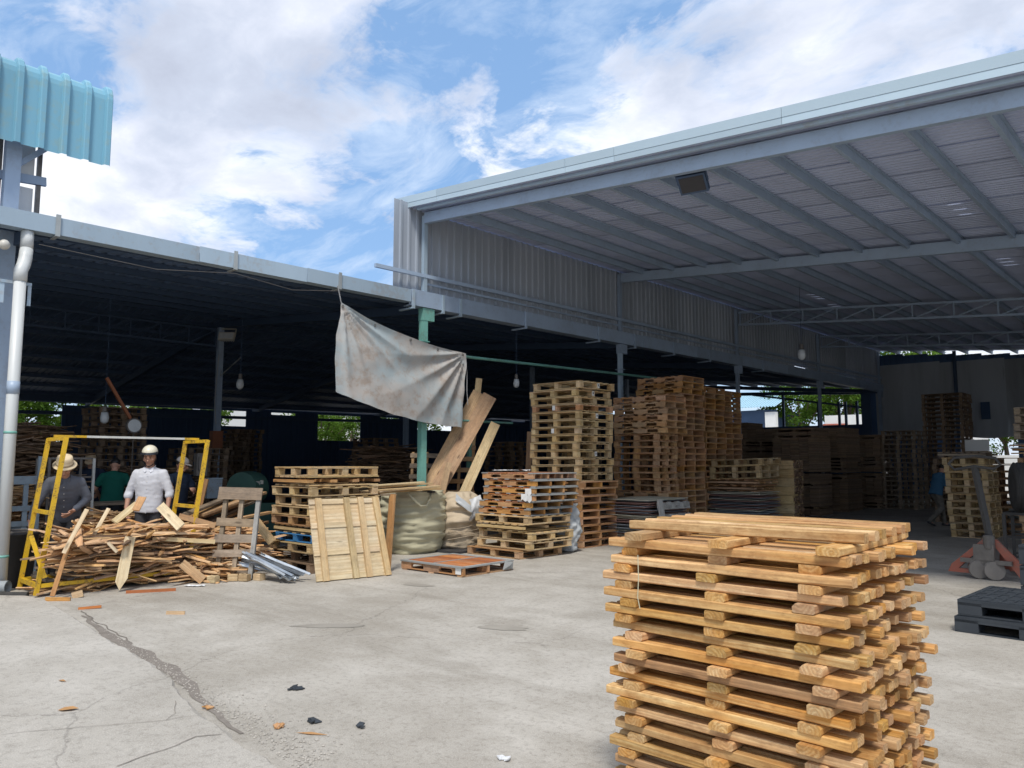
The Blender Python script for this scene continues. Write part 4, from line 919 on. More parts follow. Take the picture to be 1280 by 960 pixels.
# low stack in front of the tall one: notched orange pallets on pale ones
nt = lambda mat='orange', m2='grey_strap', L=1.22, W=1.12, h=.118, deck='rust_deck': stringer_pallet(L, W, h, mat, m2, 8, 4, deck, 'grey_strap')
lv = [(bp('brown', 1.25, 1.1), .145, 'brown', 0, 0), (bp('pale', 1.25, 1.1), .145, 'pale', 0.13, 0.1), (bp('pale', 1.25, 1.1), .145, 'pale', 0.15, 0.12), (stringer_pallet(1.1, 1.2, .12, 'pale', notch=False), .12, 'pale solid-sided', 0.10, 0.1), (bp('pale', 1.25, 1.12, .13), .13, 'pale', 0.10, 0.1)]
for q, d in enumerate((0.10, 0.12, 0.20, 0.22, 0.22, 0.20)): lv.append((nt('orange' if q < 5 else 'red'), .118, 'orange notched', d, 0.16))
S2 = stack('the short orange stack before the tall pale stack', (-8.70, 9.42), 1.25, 1.12, lv, 'pallets of the short orange topped stack', 32, jx=0.015)
# tall pale stack
lv = []
for q in range(9): lv.append((stringer_pallet(1.2, 1.10, .135, 'orange' if q in (5, 7, 8) else 'red', 'red', 6, 3), .135, 'reddish brown', 0.06 if q < 8 else 0.1, 0.0))
for q in range(13): lv.append((bp('pale', 1.2, 1.10, .136 if q % 4 else .145, 6, 'red' if q in (9,) else None), .143 if q % 4 else .150, 'pale', [0, -.02, .02, -.05, -.06, 0, .02, .0, 0, .02, -.03, -.07, .02][q], [0, .01, -.01, 0, 0, 0, 0, .02, 0, -.02, 0, 0.02, 0][q]))
S3 = stack('the tall pale stack with a reddish base', (-9.0, 11.40), 1.25, 1.12, lv, 'pallets of the tall pale stack', 33)
# tall brown notched stacks
def brown_levels(n, L, W, r, mats=('brown', 'red', 'red', 'orange')):
    out = []
    for q in range(n):
        mt = r.choice(mats); out.append((stringer_pallet(L, W, .134, mt, mt, 7, 3), .135, 'brown notched', r.uniform(-.02, .02), r.uniform(-.02, .02)))
    return out
rr = random.Random(9)
lv = brown_levels(22, 1.34, .84, rr)
for q in (7, 8, 9, 10, 11, 12, 13, 14, 15): lv[q] = (block_pallet(1.12, .82, .134, 'red', 'brown', 6), .135, 'short brown', -0.12, 0.0)
stack('the front brown stack behind the board pile', (-8.74, 14.0), 1.36, 0.84, lv, 'pallets of the brown notched stacks', 34)
stack('the tallest brown stack', (-9.1, 15.3), 1.25, 0.98, brown_levels(26, 1.22, .97, rr), 'pallets of the brown notched stacks', 35)
stack('the brown stack right of the tallest', (-9.4, 16.8), 1.22, 1.04, brown_levels(25, 1.22, 1.03, rr), 'pallets of the brown notched stacks', 36)
stack('the last brown stack by the steel post', (-9.55, 18.0), 1.22, 1.0, brown_levels(25, 1.22, 1.0, rr), 'pallets of the brown notched stacks', 37)
# two low stacks right of the sheet pile
lv = [(stringer_pallet(1.3, 1.05, .135, 'red', 'brown', 6, 3, notch=False), .135, 'brown', 0, 0)] * 2
zb = 0.0
SHEET_MATS = ['sheet_rust', 'sheet_grey', 'sheet_slate', 'sheet_rust', 'sheet_grey', 'sheet_olive']
ADJ = {'sheet_rust': 'rusty brown', 'sheet_grey': 'dark grey', 'sheet_slate': 'slate blue', 'sheet_olive': 'olive grey'}
def sheet_pile(desc, corner, Lx, Ly, z, n, group, seed, rz0=0.0, h=0.022, gap=0.012, top=None):
    r = random.Random(seed)
    for i in range(n):
        mt = r.choice(SHEET_MATS); mt = top if (top and i >= n - 1) else mt; nxx, nyy = 6, 5; m = MB(); vs = []; ph = r.uniform(0, 50)
        for s_ in (0, 1):
            for b in range(nyy + 1):
                for a in range(nxx + 1):
                    u, v = a / nxx, b / nyy; vs.append(((u - .5) * Lx, (v - .5) * Ly, s_ * h * .6 + 0.018 * noise.noise((u * 2 + ph, v * 2, 0)) * (0.4 + abs(u - .5) * 2)))
        k = (nxx+1); nn = k * (nyy+1); fs = []
        for b in range(nyy):
            for a in range(nxx): i0 = b*k + a; fs += [(i0, i0+k, i0+k+1, i0+1), (nn+i0, nn+i0+1, nn+i0+k+1, nn+i0+k)]
        for a in range(nxx): fs += [(a, a+1, nn+a+1, nn+a), (nyy*k+a+1, nyy*k+a, nn+nyy*k+a, nn+nyy*k+a+1)]
        for b in range(nyy): fs += [((b+1)*k, b*k, nn+b*k, nn+(b+1)*k), (b*k+nxx, (b+1)*k+nxx, nn+(b+1)*k+nxx, nn+b*k+nxx)]
        m.add(vs, fs); kk = n - 1 - i
        o = ob('board_sheet', m, mt, None, (corner[0] - Lx/2 + r.uniform(-.06, .06), corner[1] + Ly/2 + r.uniform(-.06, .06), z), (0, 0, rz0 + r.uniform(-.04, .04)))
        tag(o, f"{ORD[kk]} {ADJ[mt]} sheet {'of' if kk == 0 else 'from the top of'} {desc}", 'board', group); z += h + gap
    return z
st = stack('under the rusty sheet pile', (-8.22, 12.45), 1.2, 1.5, [(bp('pale', 1.15, 1.4, .14), .14, 'grey', 0, 0)], 'pallets carrying sheet piles', 38)[0]
st['label'] = 'pale pallet carrying the tall pile of rusty sheets'
z = sheet_pile('the rusty sheet pile beside the brown stacks', (-8.2, 12.45), 1.18, 1.45, .146, 25, 'flat sheets piled by the brown stacks', 41, top='sheet_olive', h=0.018)
z = sheet_pile('the slate sheet pile under the crooked pallets', (-8.15, 17.0), 1.35, 1.05, 0.02, 26, 'flat sheets piled under the crooked pallets', 42)
lv = [(stringer_pallet(1.32, 1.05, .135, 'brown', 'red', 6, 4, notch=False), .137, 'brown', -0.06, 0), (stringer_pallet(1.32, 1.05, .135, 'brown', 'red', 6, 4, notch=False), .137, 'brown', -0.02, 0)]
stack('the pair lying on the slate sheets', (-8.15, 17.0), 1.35, 1.05, lv, 'brown pallets on the slate sheets', 43, z0=z)
lv = [(bp('pale', 1.3, 1.05, .15), .155, 'crooked pale', 0.02 * q, 0) for q in range(3)]
stack('the three crooked pallets right of the brown stacks', (-8.1, 17.0), 1.35, 1.05, lv, 'crooked pale pallets', 44, z0=z + .30, tilt=(0.02, -0.035))
# wide slabs with bark edges
zz = 0.02
sl = thing('slab_pallet', 'flat dull pallet under the bundle of wide pale slabs', 'pallet', (-8.42, 18.75, 0))
emit(sl, bp('dull_wood', .9, .6, .12, 4), R)
zz = 0.13
for i in range(7):
    m = MB(); Lx = 0.88; Ly = 0.56; h = 0.215; r = random.Random(100 + i)
    m.box(-Lx/2, Lx/2, -Ly/2, Ly/2, 0, h - 0.008)
    o = thing('timber_slab', f"{ORD[6-i]} wide pale slab {'of' if i == 6 else 'from the top of'} the bark edged bundle", 'timber', (-8.42 + r.uniform(-.015, .015), 18.75 + r.uniform(-.01, .01), zz), (0, 0, r.uniform(-.01, .01)), 'wide pale slabs with bark edges')
    ob('slab', m, 'pale', o)
    b = MB()
    for q in range(60):
        yy = r.uniform(-Ly/2, Ly/2 - .06); zq = r.uniform(0, h - .05); b.box(Lx/2 + .001, Lx/2 + r.uniform(.015, .05), yy, yy + r.uniform(.02, .05), zq, zq + r.uniform(.03, .07))
    ob('bark', b, 'bark', o, kind='stuff'); zz += h
# dark lumber bundles deep in the tall shed ---------------------------------------------
def bundle(label, corner, Lx, Ly, H_, seed, mat='dull_wood', th=0.028, z0=0.0):
    r = random.Random(seed); t = thing('lumber_bundle', label, 'timber', (corner[0] - Lx/2, corner[1] + Ly/2, z0), (0, 0, 0), 'dark lumber bundles stacked deep in the warehouse')
    m = MB(); z = 0.0
    while z < H_ - th:
        if r.random() < 0.07:
            for x_ in (-Lx*.4, 0, Lx*.4): m.box(x_ - .04, x_ + .04, -Ly/2, Ly/2, z, z + .06)
            z += .061
        n = 5; 
        for q in range(n):
            a = -Lx/2 + Lx * q / n; m.box(a + .004, a + Lx/n - .004 + r.uniform(-.003, .003), -Ly/2 + r.uniform(-.04, .03), Ly/2 + r.uniform(-.03, .05), z, z + th - .003)
        z += th
    ob('board', m, mat, t, kind='stuff'); return t
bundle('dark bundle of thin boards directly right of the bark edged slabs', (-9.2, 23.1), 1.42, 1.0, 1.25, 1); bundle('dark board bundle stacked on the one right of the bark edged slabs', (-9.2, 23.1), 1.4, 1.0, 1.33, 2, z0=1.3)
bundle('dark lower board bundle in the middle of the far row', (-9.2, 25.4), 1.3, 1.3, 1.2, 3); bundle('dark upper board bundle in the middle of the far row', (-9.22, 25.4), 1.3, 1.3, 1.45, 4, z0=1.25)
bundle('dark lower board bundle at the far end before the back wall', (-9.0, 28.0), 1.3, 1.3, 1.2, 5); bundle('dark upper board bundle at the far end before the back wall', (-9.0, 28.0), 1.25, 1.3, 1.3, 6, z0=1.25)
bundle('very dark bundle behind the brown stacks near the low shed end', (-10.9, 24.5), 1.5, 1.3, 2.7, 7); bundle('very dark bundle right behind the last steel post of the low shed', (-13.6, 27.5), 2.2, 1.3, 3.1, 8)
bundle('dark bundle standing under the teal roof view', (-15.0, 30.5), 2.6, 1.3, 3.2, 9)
# stacks under the tall roof at right
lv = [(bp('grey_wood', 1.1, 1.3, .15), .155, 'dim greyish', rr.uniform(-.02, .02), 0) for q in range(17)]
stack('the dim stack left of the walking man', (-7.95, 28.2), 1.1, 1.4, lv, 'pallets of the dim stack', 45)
lv = [(bp('pale', .8, 1.1, .145), .152, 'pale', [-.0, .02][q % 2] - 0.008 * q, 0) for q in range(11)] + [(stringer_pallet(.9, 1.1, .11, 'grey_wood', notch=False), .11, 'grey solid', -0.1, 0)]
stack('the pale stack right of the walking man', (-3.84, 18.6), .8, 1.1, lv, 'pallets of the pale stack by the walking man', 46)
lv = [(bp('brown', 1.2, 1.0, .145), .152, 'dim', 0, 0) for q in range(11)]
stack('the dim stack behind the pallet jack', (-2.85, 19.7), 1.2, 1.0, lv, 'pallets of the dim stack behind the pallet jack', 47)
lv = [(bp('dull_wood', 1.1, 1.0, .145), .152, 'dim grey', 0, 0) for q in range(11)]
stack('the dim stack hidden behind the walking man', (-4.95, 22.9), 1.1, 1.0, lv, 'pallets of the dim stack behind the walking man', 48)
lv = [(bp('dull_wood', 1.3, 1.3, .15), .158, 'dark', 0, 0) for q in range(25)]
stack('the tallest dark stack before the back canvas', (-6.85, 30.0), 1.35, 1.3, lv, 'pallets of the tallest dark stack', 49)
# right edge stack
lv = [(bp('brown', 1.2, 1.0, .15), .157, 'dim brown', 0, 0) for q in range(8)] + [(bp('orange', 1.15, 1.0, .15), .157, 'orange', .1, 0) for q in range(3)]
stack('the stack at the right frame edge under loose boards', (-1.86, 17.0), 1.2, 1.0, lv, 'pallets of the right edge stack', 50)
zz = 0.159 * 11 + .02; rb = random.Random(8)
for i in range(9):
    o = ob('loose_board', board(1.25, .22, .022, ['orange', 'pale', 'red', 'grey_strap'][i % 4]), None, None, (-2.48 + rb.uniform(-.08, .05), 17.2 + (i % 3) * .27 + rb.uniform(-.03, .03), zz + (i // 3) * .07 + .03 * (i % 2)), (0, rb.uniform(-.03, .03), rb.uniform(-.12, .12)))
    tag(o, 'loose flat board lying on top of the stack at the right frame edge', 'board', 'loose boards on the right edge stack')
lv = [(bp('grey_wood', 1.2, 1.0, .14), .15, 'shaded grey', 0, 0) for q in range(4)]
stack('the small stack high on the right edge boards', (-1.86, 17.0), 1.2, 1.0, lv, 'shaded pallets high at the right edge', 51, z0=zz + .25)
# dim stacks inside the low shed
r = random.Random(77)
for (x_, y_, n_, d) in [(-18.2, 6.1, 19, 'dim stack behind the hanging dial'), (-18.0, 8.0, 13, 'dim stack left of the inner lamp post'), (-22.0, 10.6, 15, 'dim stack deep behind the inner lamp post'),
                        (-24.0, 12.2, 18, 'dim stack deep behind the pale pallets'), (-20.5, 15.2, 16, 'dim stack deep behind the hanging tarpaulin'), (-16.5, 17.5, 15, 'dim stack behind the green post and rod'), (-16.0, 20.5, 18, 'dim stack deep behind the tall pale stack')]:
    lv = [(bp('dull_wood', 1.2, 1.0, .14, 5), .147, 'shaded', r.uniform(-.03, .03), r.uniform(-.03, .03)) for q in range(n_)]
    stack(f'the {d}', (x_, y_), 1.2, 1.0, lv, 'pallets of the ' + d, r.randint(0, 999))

# single pallets ------------------------------------------------------------------------
t = thing('pallet', 'low rust orange pallet with grey rim lying flat on the ground', 'pallet', (-8.62, 7.95, 0), (0, 0, rad(2)))
S = []
t_ = .02
for i in range(3):
    S.append(('stringer', notched(1.3, .10, .045, 'red'), (0, -.5 + .5*i, .071), (0, 0, 0)))
    S.append(('bottom_board', board(1.05, .10, .018, 'red'), (-.58 + .58*i, 0, .010), RX))
for i in range(9): S.append(('deck_slat', board(.56, .098, .018, 'rust_deck'), (-.295, -.42 + .105*i, .131), (0, 0, 0))); S.append(('deck_slat', board(.56, .098, .018, 'rust_deck'), (.295, -.42 + .105*i, .131), (0, 0, 0)))
for y_ in (-.51, .51): S.append(('rim_board', board(1.3, .075, .02, 'grey_strap'), (0, y_, .133), (0, 0, 0)))
for x_ in (-.625, .625): S.append(('rim_board', board(.94, .07, .02, 'grey_strap'), (x_, 0, .1325), RX))
for x_ in (0.0,): S.append(('rim_board', board(.94, .03, .02, 'grey_strap'), (x_, 0, .136), RX))
emit(t, S, R, .002)
m = MB(); m.box(-.055, .055, -.002, 0, -.05, .05); m2 = MB(); m2.box(0, .002, -.06, .06, -.06, .05)
ob('paper_label', m, 'label_white', t, (.56, -.528, .085), (0, 0, 0)); 
m = MB(); m.add([(0, -.1, 0), (.02, .1, 0), (.015, .12, .10), (0, -.05, .125), (.05, 0, .06)], [(0, 1, 4), (1, 2, 4), (2, 3, 4), (3, 0, 4)]); ob('paper_wrap', m, 'grey_strap', t, (.665, .38, .02))
for lv_, x_, z_ in ((S2[8], .5, .05), (S2[7], .52, .06), (S2[7], .42, .08)):
    m = MB(); m.add([(-.07, 0, .05), (.07, 0, .05), (.075, 0, -.03), (.03, -.006, -.075), (-.03, 0, -.04), (-.06, -.005, -.06)], [(0, 1, 2, 3, 4, 5)][::-1]); ob('paper_label', m, 'label_white', lv_, (x_ - .02, -.585, z_))
for lv_, x_ in ((S3[18], -.03), (S3[15], -.03)):
    m = MB(); m.box(-.035, .035, -.003, 0, -.045, .045); o = ob('paper_label', m, 'label_white', lv_, (x_, -.555, .075))
for q, y_ in ((20, -.02), (17, 0.0), (12, .03), (21, .01)):
    m = MB(); m.box(0, .003, -.035, .035, -.045, .045); o = ob('paper_label', m, 'label_white', S3[q], (.605, y_, .075))
    b = MB(); b.box(0, .002, -.012, .012, -.02, .02); ob('printed_mark', b, 'black_mark', o, (.0035, 0, .005))

# leaning plywood lid (pale panel with battens), tilted back against the stack
lean = thing('plywood_lid', 'pale plywood panel with four battens leaning on the pale stack', 'panel', (-8.97, 6.40, 0.0), (0, 0, 0))
A_ = math.atan2(7.0 - 5.86, -8.93 + 9.06) ; 
base0 = Vector((-9.07, 5.82, 0)); base1 = Vector((-8.89, 6.89, 0)); top0 = Vector((-9.41, 5.92, 1.08))
ux = (base1 - base0).normalized(); up_ = (top0 - base0); up_ = (up_ - ux * up_.dot(ux)); Hh = up_.length; up_.normalize(); nn = ux.cross(up_)
TL = Matrix((ux, up_, nn)).transposed().to_4x4(); TL.translation = base0
lean.matrix_world = TL
Wd = (base1 - base0).length; Hp = 1.13
m3 = [0.0, 0.38, 0.755, 1.13]
for i in range(3):
    o = ob('ply_sheet', board(Wd, m3[i+1] - m3[i] - 0.006, .012, 'ply'), None, lean, (Wd/2, (m3[i] + m3[i+1])/2, .01), (0, 0, 0))
for i, x_ in enumerate((.13, .56, .77, 1.03)):
    ob('batten', board(Hp + .01, .085, .045, 'pale'), None, lean, (x_, Hp/2, .039), (0, 0, rad(90) + [-.0, .02, .0, .05][i]))
for y_ in (.04, .38, .755, 1.09):
    for a, b in ((0, .085), (.175, .515), (.605, .725), (.815, .98)):
        ob('cross_batten', board(b - a, .07, .016, 'ply'), None, lean, ((a + b)/2, y_, .0255), (0, 0, 0))
# narrow plank standing behind it
o = ob('plank', board(1.12, .11, .03, 'red'), None, None, (-9.2, 7.14, .56), (rad(8), rad(-86), rad(90)))
tag(o, 'reddish plank standing upright between the pale panel and the olive bag', 'plank')
o = ob('plank', board(.22, .10, .03, 'grey_wood'), None, None, (-9.28, 7.16, 1.11), (0, 0, rad(80)))
tag(o, 'short grey board end on top of the upright reddish plank', 'plank')

# weathered pallet leaning at the left
t = thing('leaning_pallet', 'weathered grey pallet leaning upright over the timber heap', 'pallet', (0, 0, 0))
b0 = Vector((-10.36, 5.02, 0.0)); b1 = Vector((-9.93, 5.40, 0.0)); tp = Vector((-10.50, 5.26, 1.27)); ux = (b1 - b0).normalized(); up_ = tp - b0; up_ = (up_ - ux * up_.dot(ux)).normalized(); nn = ux.cross(up_)
TL = Matrix((ux, up_, nn)).transposed().to_4x4(); TL.translation = b0; t.matrix_world = TL
for x_, mt, d in ((.06, 'grey_wood', .03), (.29, 'grey_wood', .03), (.535, 'white_grey_wood', .055)): ob('bearer', board(1.24, .06, .05, mt), None, t, (x_, .62, d), (0, 0, rad(90)))
for y_, w_ in ((.08, .09), (.34, .10), (.54, .11), (.76, .11)): ob('deck_board', board(.58, w_, .022, 'grey_wood'), None, t, (.27, y_, .0672 if y_ > .2 else -.008), (0, 0, R.uniform(-.05, .05)))
ob('deck_board', board(.62, .17, .022, 'grey_wood'), None, t, (.28, 1.16, .0925), (0, 0, -.03))
# bleached pallet leaning on the rusty sheets
t = thing('leaning_pallet', 'small bleached grey pallet leaning on the rusty sheet pile', 'pallet', (0, 0, 0))
b0 = Vector((-8.02, 12.62, 0.0)); b1 = Vector((-7.92, 13.6, 0.0)); tp = Vector((-8.19, 12.55, 0.86)); ux = (b1 - b0).normalized(); up_ = tp - b0; up_ = (up_ - ux * up_.dot(ux)).normalized(); nn = ux.cross(up_)
TL = Matrix((ux, up_, nn)).transposed().to_4x4(); TL.translation = b0; t.matrix_world = TL
ob('edge_board', board(.88, .13, .04, 'white_grey_wood'), None, t, (.07, .44, .07), (0, 0, rad(90)))
for y_ in (.10, .32, .54, .76): ob('deck_board', board(1.0, .13, .025, 'white_grey_wood'), None, t, (.56, y_, .0), (0, 0, 0))
for x_ in (.36, .62, .9):
    for y_ in (.10, .32, .54, .78): ob('block', board(.09, .11, .06, 'white_grey_wood'), None, t, (x_, y_, .045), (0, 0, 0))

# ------------------------------------------------------------------ yellow cart with offcuts
cart = thing('cart', 'yellow tubular steel cart heaped with rough wood offcuts', 'cart', (-10.9, 3.8, 0))
def cb(name, a, b, wd, mat, h=None):
    m = MB(); m.beam(a, b, wd, h or wd); lp(name, m, mat, cart)
FL, FR = (-10.5, 2.93, .10), (-10.5, 4.72, .10); BL, BR = (-11.25, 2.95, .10), (-11.25, 4.74, .10)
top = lambda p: (p[0] + 0.0, p[1] + .215, 1.90)
for p in (FL, BL, FR, BR):
    cb('upright', (p[0], p[1] - .015, 0.02), top(p), .047, 'yellow')
for a, b in ((FL, BL), (FR, BR)):
    ta, tb = top(a), top(b); cb('rung', (ta[0] - .03, ta[1], 1.885), (tb[0] + .03, tb[1], 1.885), .045, 'yellow')
    f = (0.98 - .1) / 1.8; cb('rung', (a[0] - .03, a[1] + .215*f, .98), (b[0] + .03, b[1] + .215*f, .98), .045, 'yellow')
    cb('base_rail', (a[0] - .03, a[1], .13), (b[0] + .03, b[1], .13), .05, 'yellow')
cb('base_rail', (FL[0], FL[1] + .03, .13), (FR[0], FR[1] - .03, .13), .045, 'yellow'); cb('base_rail', (BL[0], BL[1] + .03, .13), (BR[0], BR[1] - .03, .13), .045, 'yellow')
cb('brace', (-10.54, 2.84, .72), (-10.50, 3.0, .22), .05, 'yellow')
tb0, tb1 = top(BL), top(BR)
cb('top_bar', (-10.98, tb0[1] - .02, 1.925), (-10.98, tb0[1] + .36, 1.925), .03, 'yellow', .03); cb('top_bar', (-10.98, tb0[1] + .362, 1.925), (-10.98, tb1[1] - .14, 1.925), .028, 'bar_grey', .028); cb('top_bar', (-10.98, tb1[1] - .138, 1.925), (-10.98, tb1[1] + .07, 1.925), .03, 'yellow', .03)
for i in range(8):
    y_ = FL[1] + .15 + i * .215; cb('deck_slat', (-10.54, y_, .17), (-11.22, y_, .17), .07, 'jack_grey', .03)
for p in (FL, BL, FR, BR):
    m = MB(); T = T3((p[0] - .08 if p[0] > -10.8 else p[0] + .08, p[1] + (.22 if p[1] < 4 else -.22), .055), (0, rad(90), rad(0))); m.lathe([(.055, -.02), (.055, .02)], 14, T); lp('wheel', m, 'rubber', cart)
# offcut shapes
OFF = []
ro = random.Random(12)
for k in range(14):
    L = [.3, .4, .45, .5, .55, .6, .7, .75, .8, .9, 1.0, 1.1, .5, .65][k]; W = ro.uniform(.035, .095); th = ro.uniform(.010, .026); n = 6; m = MB(); rings = []
    pt = ro.choice([0.25, .45, .6, .8])
    bend = ro.uniform(-.03, .03)
    for i in range(n):
        f = i / (n - 1); x_ = -L/2 + L * f; w_ = W * (0.75 + .35 * ro.random()); w_ *= (pt if f in (0.0,) else 1); w_ *= (0.5 + .5*pt if f == 1.0 else 1)
        t_ = th * ro.uniform(.7, 1.1); c = bend * (1 - (2*f - 1)**2) + ro.uniform(-.006, .006); dy = ro.uniform(-.01, .01)
        rings.append([(x_, -w_/2 + dy, c), (x_, w_/2 + dy, c), (x_, w_*.32 + dy, c + t_), (x_, -w_*.36 + dy, c + t_)])
    vs = [p for q in rings for p in q]; fs = [(3, 2, 1, 0)]
    for i in range(n-1):
        for q in range(4): fs.append((i*4+q, i*4+(q+1) % 4, i*4+4+(q+1) % 4, i*4+4+q))
    fs.append(tuple((n-1)*4 + q for q in range(4))); m.add(vs, fs)
    for mt in ('offcut', 'bark'):
        me = m.mesh('offcut'); me.materials.append(M[mt]); OFF.append((me, L, mt))
def offcut(loc, rot, me, label, group=None, name='offcut'):
    o = bpy.data.objects.new(name, me); col.objects.link(o); o.location = loc; o.rotation_euler = rot
    return tag(o, label, 'offcut', group)
GRP = 'rough offcuts heaped on the yellow cart'
SIZES = sorted(OFF, key=lambda q: q[1])
for i in range(275):
    f = i / 274; z_ = .19 + .50 * f ** 0.85
    front = ro.random() < .62
    x_ = ro.uniform(-10.60, -10.36) if front else ro.uniform(-11.25, -10.55)
    if f > .85: x_ = ro.uniform(-11.15, -10.4)
    yaw = rad(90) + ro.gauss(0, .30); roll = ro.uniform(-.6, .6); pitch = ro.gauss(0, .10)
    if ro.random() < .22: yaw += ro.choice([-1, 1]) * ro.uniform(.5, 1.2); pitch += ro.choice([-1, 1]) * ro.uniform(.1, .4)
    me, L, mt = ro.choice(OFF)
    if mt == 'bark' and ro.random() < (.75 if f > .5 else .4): me, L, mt = OFF[OFF.index((me, L, mt)) - 1]
    y_ = ro.uniform(2.98 + L * .33, 4.98 - L * .33)
    hump = 0.07 * math.sin((y_ - 2.9) / 2.0 * math.pi)
    lvl = 'top' if f > .82 else ('upper part' if f > .55 else ('middle' if f > .28 else 'bottom'))
    end = 'left end' if y_ < 3.65 else ('middle' if y_ < 4.3 else 'right end')
    lb = f"{'long' if L > .8 else 'short'} {'dark barky' if mt == 'bark' else 'pale rough'} offcut, {lvl} of the cart heap, {end}, {'front' if x_ > -10.65 else 'back'}"
    offcut((x_, y_, z_ + hump * f + ro.uniform(-.012, .012)), (roll, pitch, yaw + (math.pi if ro.random() < .5 else 0)), me, lb, GRP)
def slab(pts3, w_, th, mat, label, group=None, point=False):
    a, b = Vector(pts3[0]), Vector(pts3[1]); L = (b - a).length; m = MB()
    poly = [(-L/2, -w_/2), (L/2 * (.55 if point else 1), -w_/2), (L/2, 0 if point else -w_*.3), (L/2 * (.7 if point else 1), w_/2), (-L/2, w_*.42)]
    m.prism([(x_, y_) for x_, y_ in poly], -th/2, th/2)
    o = ob('offcut', m, mat); x = (b - a).normalized(); yv = Vector((.8, -.45, .15)); yv = (yv - x * yv.dot(x)).normalized()
    zv = x.cross(yv); Tm = Matrix((x, yv, zv)).transposed().to_4x4(); Tm.translation = (a + b)/2; o.matrix_world = Tm
    return tag(o, label, 'offcut', group)
slab([(-10.25, 3.86, .66), (-10.18, 3.74, .02)], .13, .018, 'ply', 'pale pointed offcut standing upright in front of the cart', point=True)
slab([(-10.35, 3.22, .72), (-10.12, 2.98, .05)], .05, .02, 'orange', 'long thin offcut leaning against the cart left front upright')
slab([(-10.2, 3.1, .52), (-10.3, 3.36, 1.02)], .05, .02, 'ply', 'thin pale strip leaning from the left upright over the heap')
slab([(-10.4, 3.45, .62), (-10.62, 3.72, 1.0)], .045, .018, 'ply', 'thin pale strip poking up from the heap before the man in grey')
slab([(-10.4, 3.72, .84), (-10.75, 4.12, 1.04)], .09, .02, 'ply', 'short pale board tilted up on the heap left of the white shirt')
slab([(-10.6, 4.05, .96), (-10.85, 4.22, 1.12)], .10, .02, 'orange', 'brown board end tilted up on the heap left of the white shirt')
slab([(-10.75, 4.42, 1.0), (-10.25, 4.50, .74)], .13, .02, 'ply', 'broad pale board sloping down over the front of the heap')
slab([(-10.3, 4.55, .26), (-10.08, 4.75, .04)], .12, .02, 'offcut', 'brown offcut propped under the right end of the cart')
slab([(-10.3, 3.62, .60), (-10.26, 3.72, .48)], .04, .016, 'ply', 'small pale splinter stuck on the front of the heap')
slab([(-10.6, 4.62, .86), (-10.35, 5.02, .72)], .08, .03, 'orange', 'thick slab lying across the right end of the heap')
slab([(-10.4, 4.2, .60), (-10.2, 4.95, .52)], .055, .03, 'ply', 'long straight batten jutting out of the heap to the right')
slab([(-10.15, 2.92, .02), (-9.95, 3.12, .015)], .05, .02, 'orange', 'flat orange splinter on the ground left of the cart')
slab([(-10.0, 3.75, .012), (-9.75, 4.25, .012)], .05, .015, 'rust_deck', 'flat reddish splinter on the ground before the pointed offcut')
slab([(-10.15, 3.2, .02), (-10.1, 3.3, .05)], .08, .03, 'offcut', 'small brown chip on the ground under the cart')
slab([(-8.35, 3.55, .01), (-8.2, 3.68, .01)], .05, .014, 'offcut', 'small tan chip alone on the open concrete before the cart')
slab([(-9.3, 3.0, .01), (-9.2, 3.2, .02)], .03, .014, 'rust_deck', 'small rusty brown chip on the concrete near the slab edge')
# lumber ends at the right foot of the cart
rb = random.Random(15)
for i in range(16):
    a = Vector((-10.55 + rb.uniform(-.25, .3), 4.75 + rb.uniform(-.1, .2), .03 + .028 * (i // 2) * .6)); b = a + Vector((rb.uniform(.1, .42), rb.uniform(.2, .5), -.0))
    o = ob('batten', board((b - a).length, .05, .028, 'offcut', .003, i % 4)); x = b - a; o.location = (a + b)/2; o.rotation_euler = (0, rb.uniform(-.05, .15), math.atan2(x.y, x.x))
    tag(o, f"rough batten {'on top' if i > 10 else ('in the middle' if i > 4 else 'at the bottom')} of the small heap right of the cart", 'batten', 'battens heaped right of the cart')
for (x_, y_, z_, rz_, lb) in [(-10.02, 4.86, .05, .4, 'wooden block at the end of the batten heap'), (-9.98, 5.12, .05, .9, 'leftmost wooden block in front of the leaning grey pallet'), (-9.86, 5.22, .05, .5, 'middle wooden block in front of the leaning grey pallet'),
                         (-9.80, 5.40, .045, .2, 'rightmost wooden block in front of the leaning grey pallet'), (-9.97, 5.22, .045, .7, 'wooden block half hidden behind the middle block'), (-10.28, 4.66, .17, .3, 'square wooden block standing under the cart right end')]:
    tag(ob('wood_block', board(.13, .10, .09, 'pale', .005, R.randint(0, 5)), None, None, (x_, y_, z_), (0, 0, rz_)), lb, 'block')
# heap of weathered timber behind the leaning pallet
def heap(name, label, c, sx, sy, sz, n, seed, mats=('bark',), yaw=90, spread=.4, thick=1.0):
    r = random.Random(seed); m = MB()
    for i in range(n):
        f = i / n; me, L, mt = r.choice(OFF); z_ = sz * f; sh = (1 - .55 * f ** 1.5)
        T = T3((r.uniform(-sx, sx) * .5 * sh, r.uniform(-sy, sy) * .5 * sh, z_), (r.uniform(-.5, .5), r.gauss(0, .12), rad(yaw) + r.gauss(0, spread))) @ Matrix.Diagonal((1, 1, thick, 1))
        m.add([v.co for v in me.vertices], [tuple(p.vertices) for p in me.polygons], T)
    o = ob(name, m, mats[0], None, c); tag(o, label, 'timber heap'); o['kind'] = 'stuff'; return o
heap('offcut_heap', 'tall heap of dark rough offcuts behind the downpipe', (-16.0, 4.1, 0), 1.6, 2.0, 2.25, 900, 51, yaw=95, spread=.25)
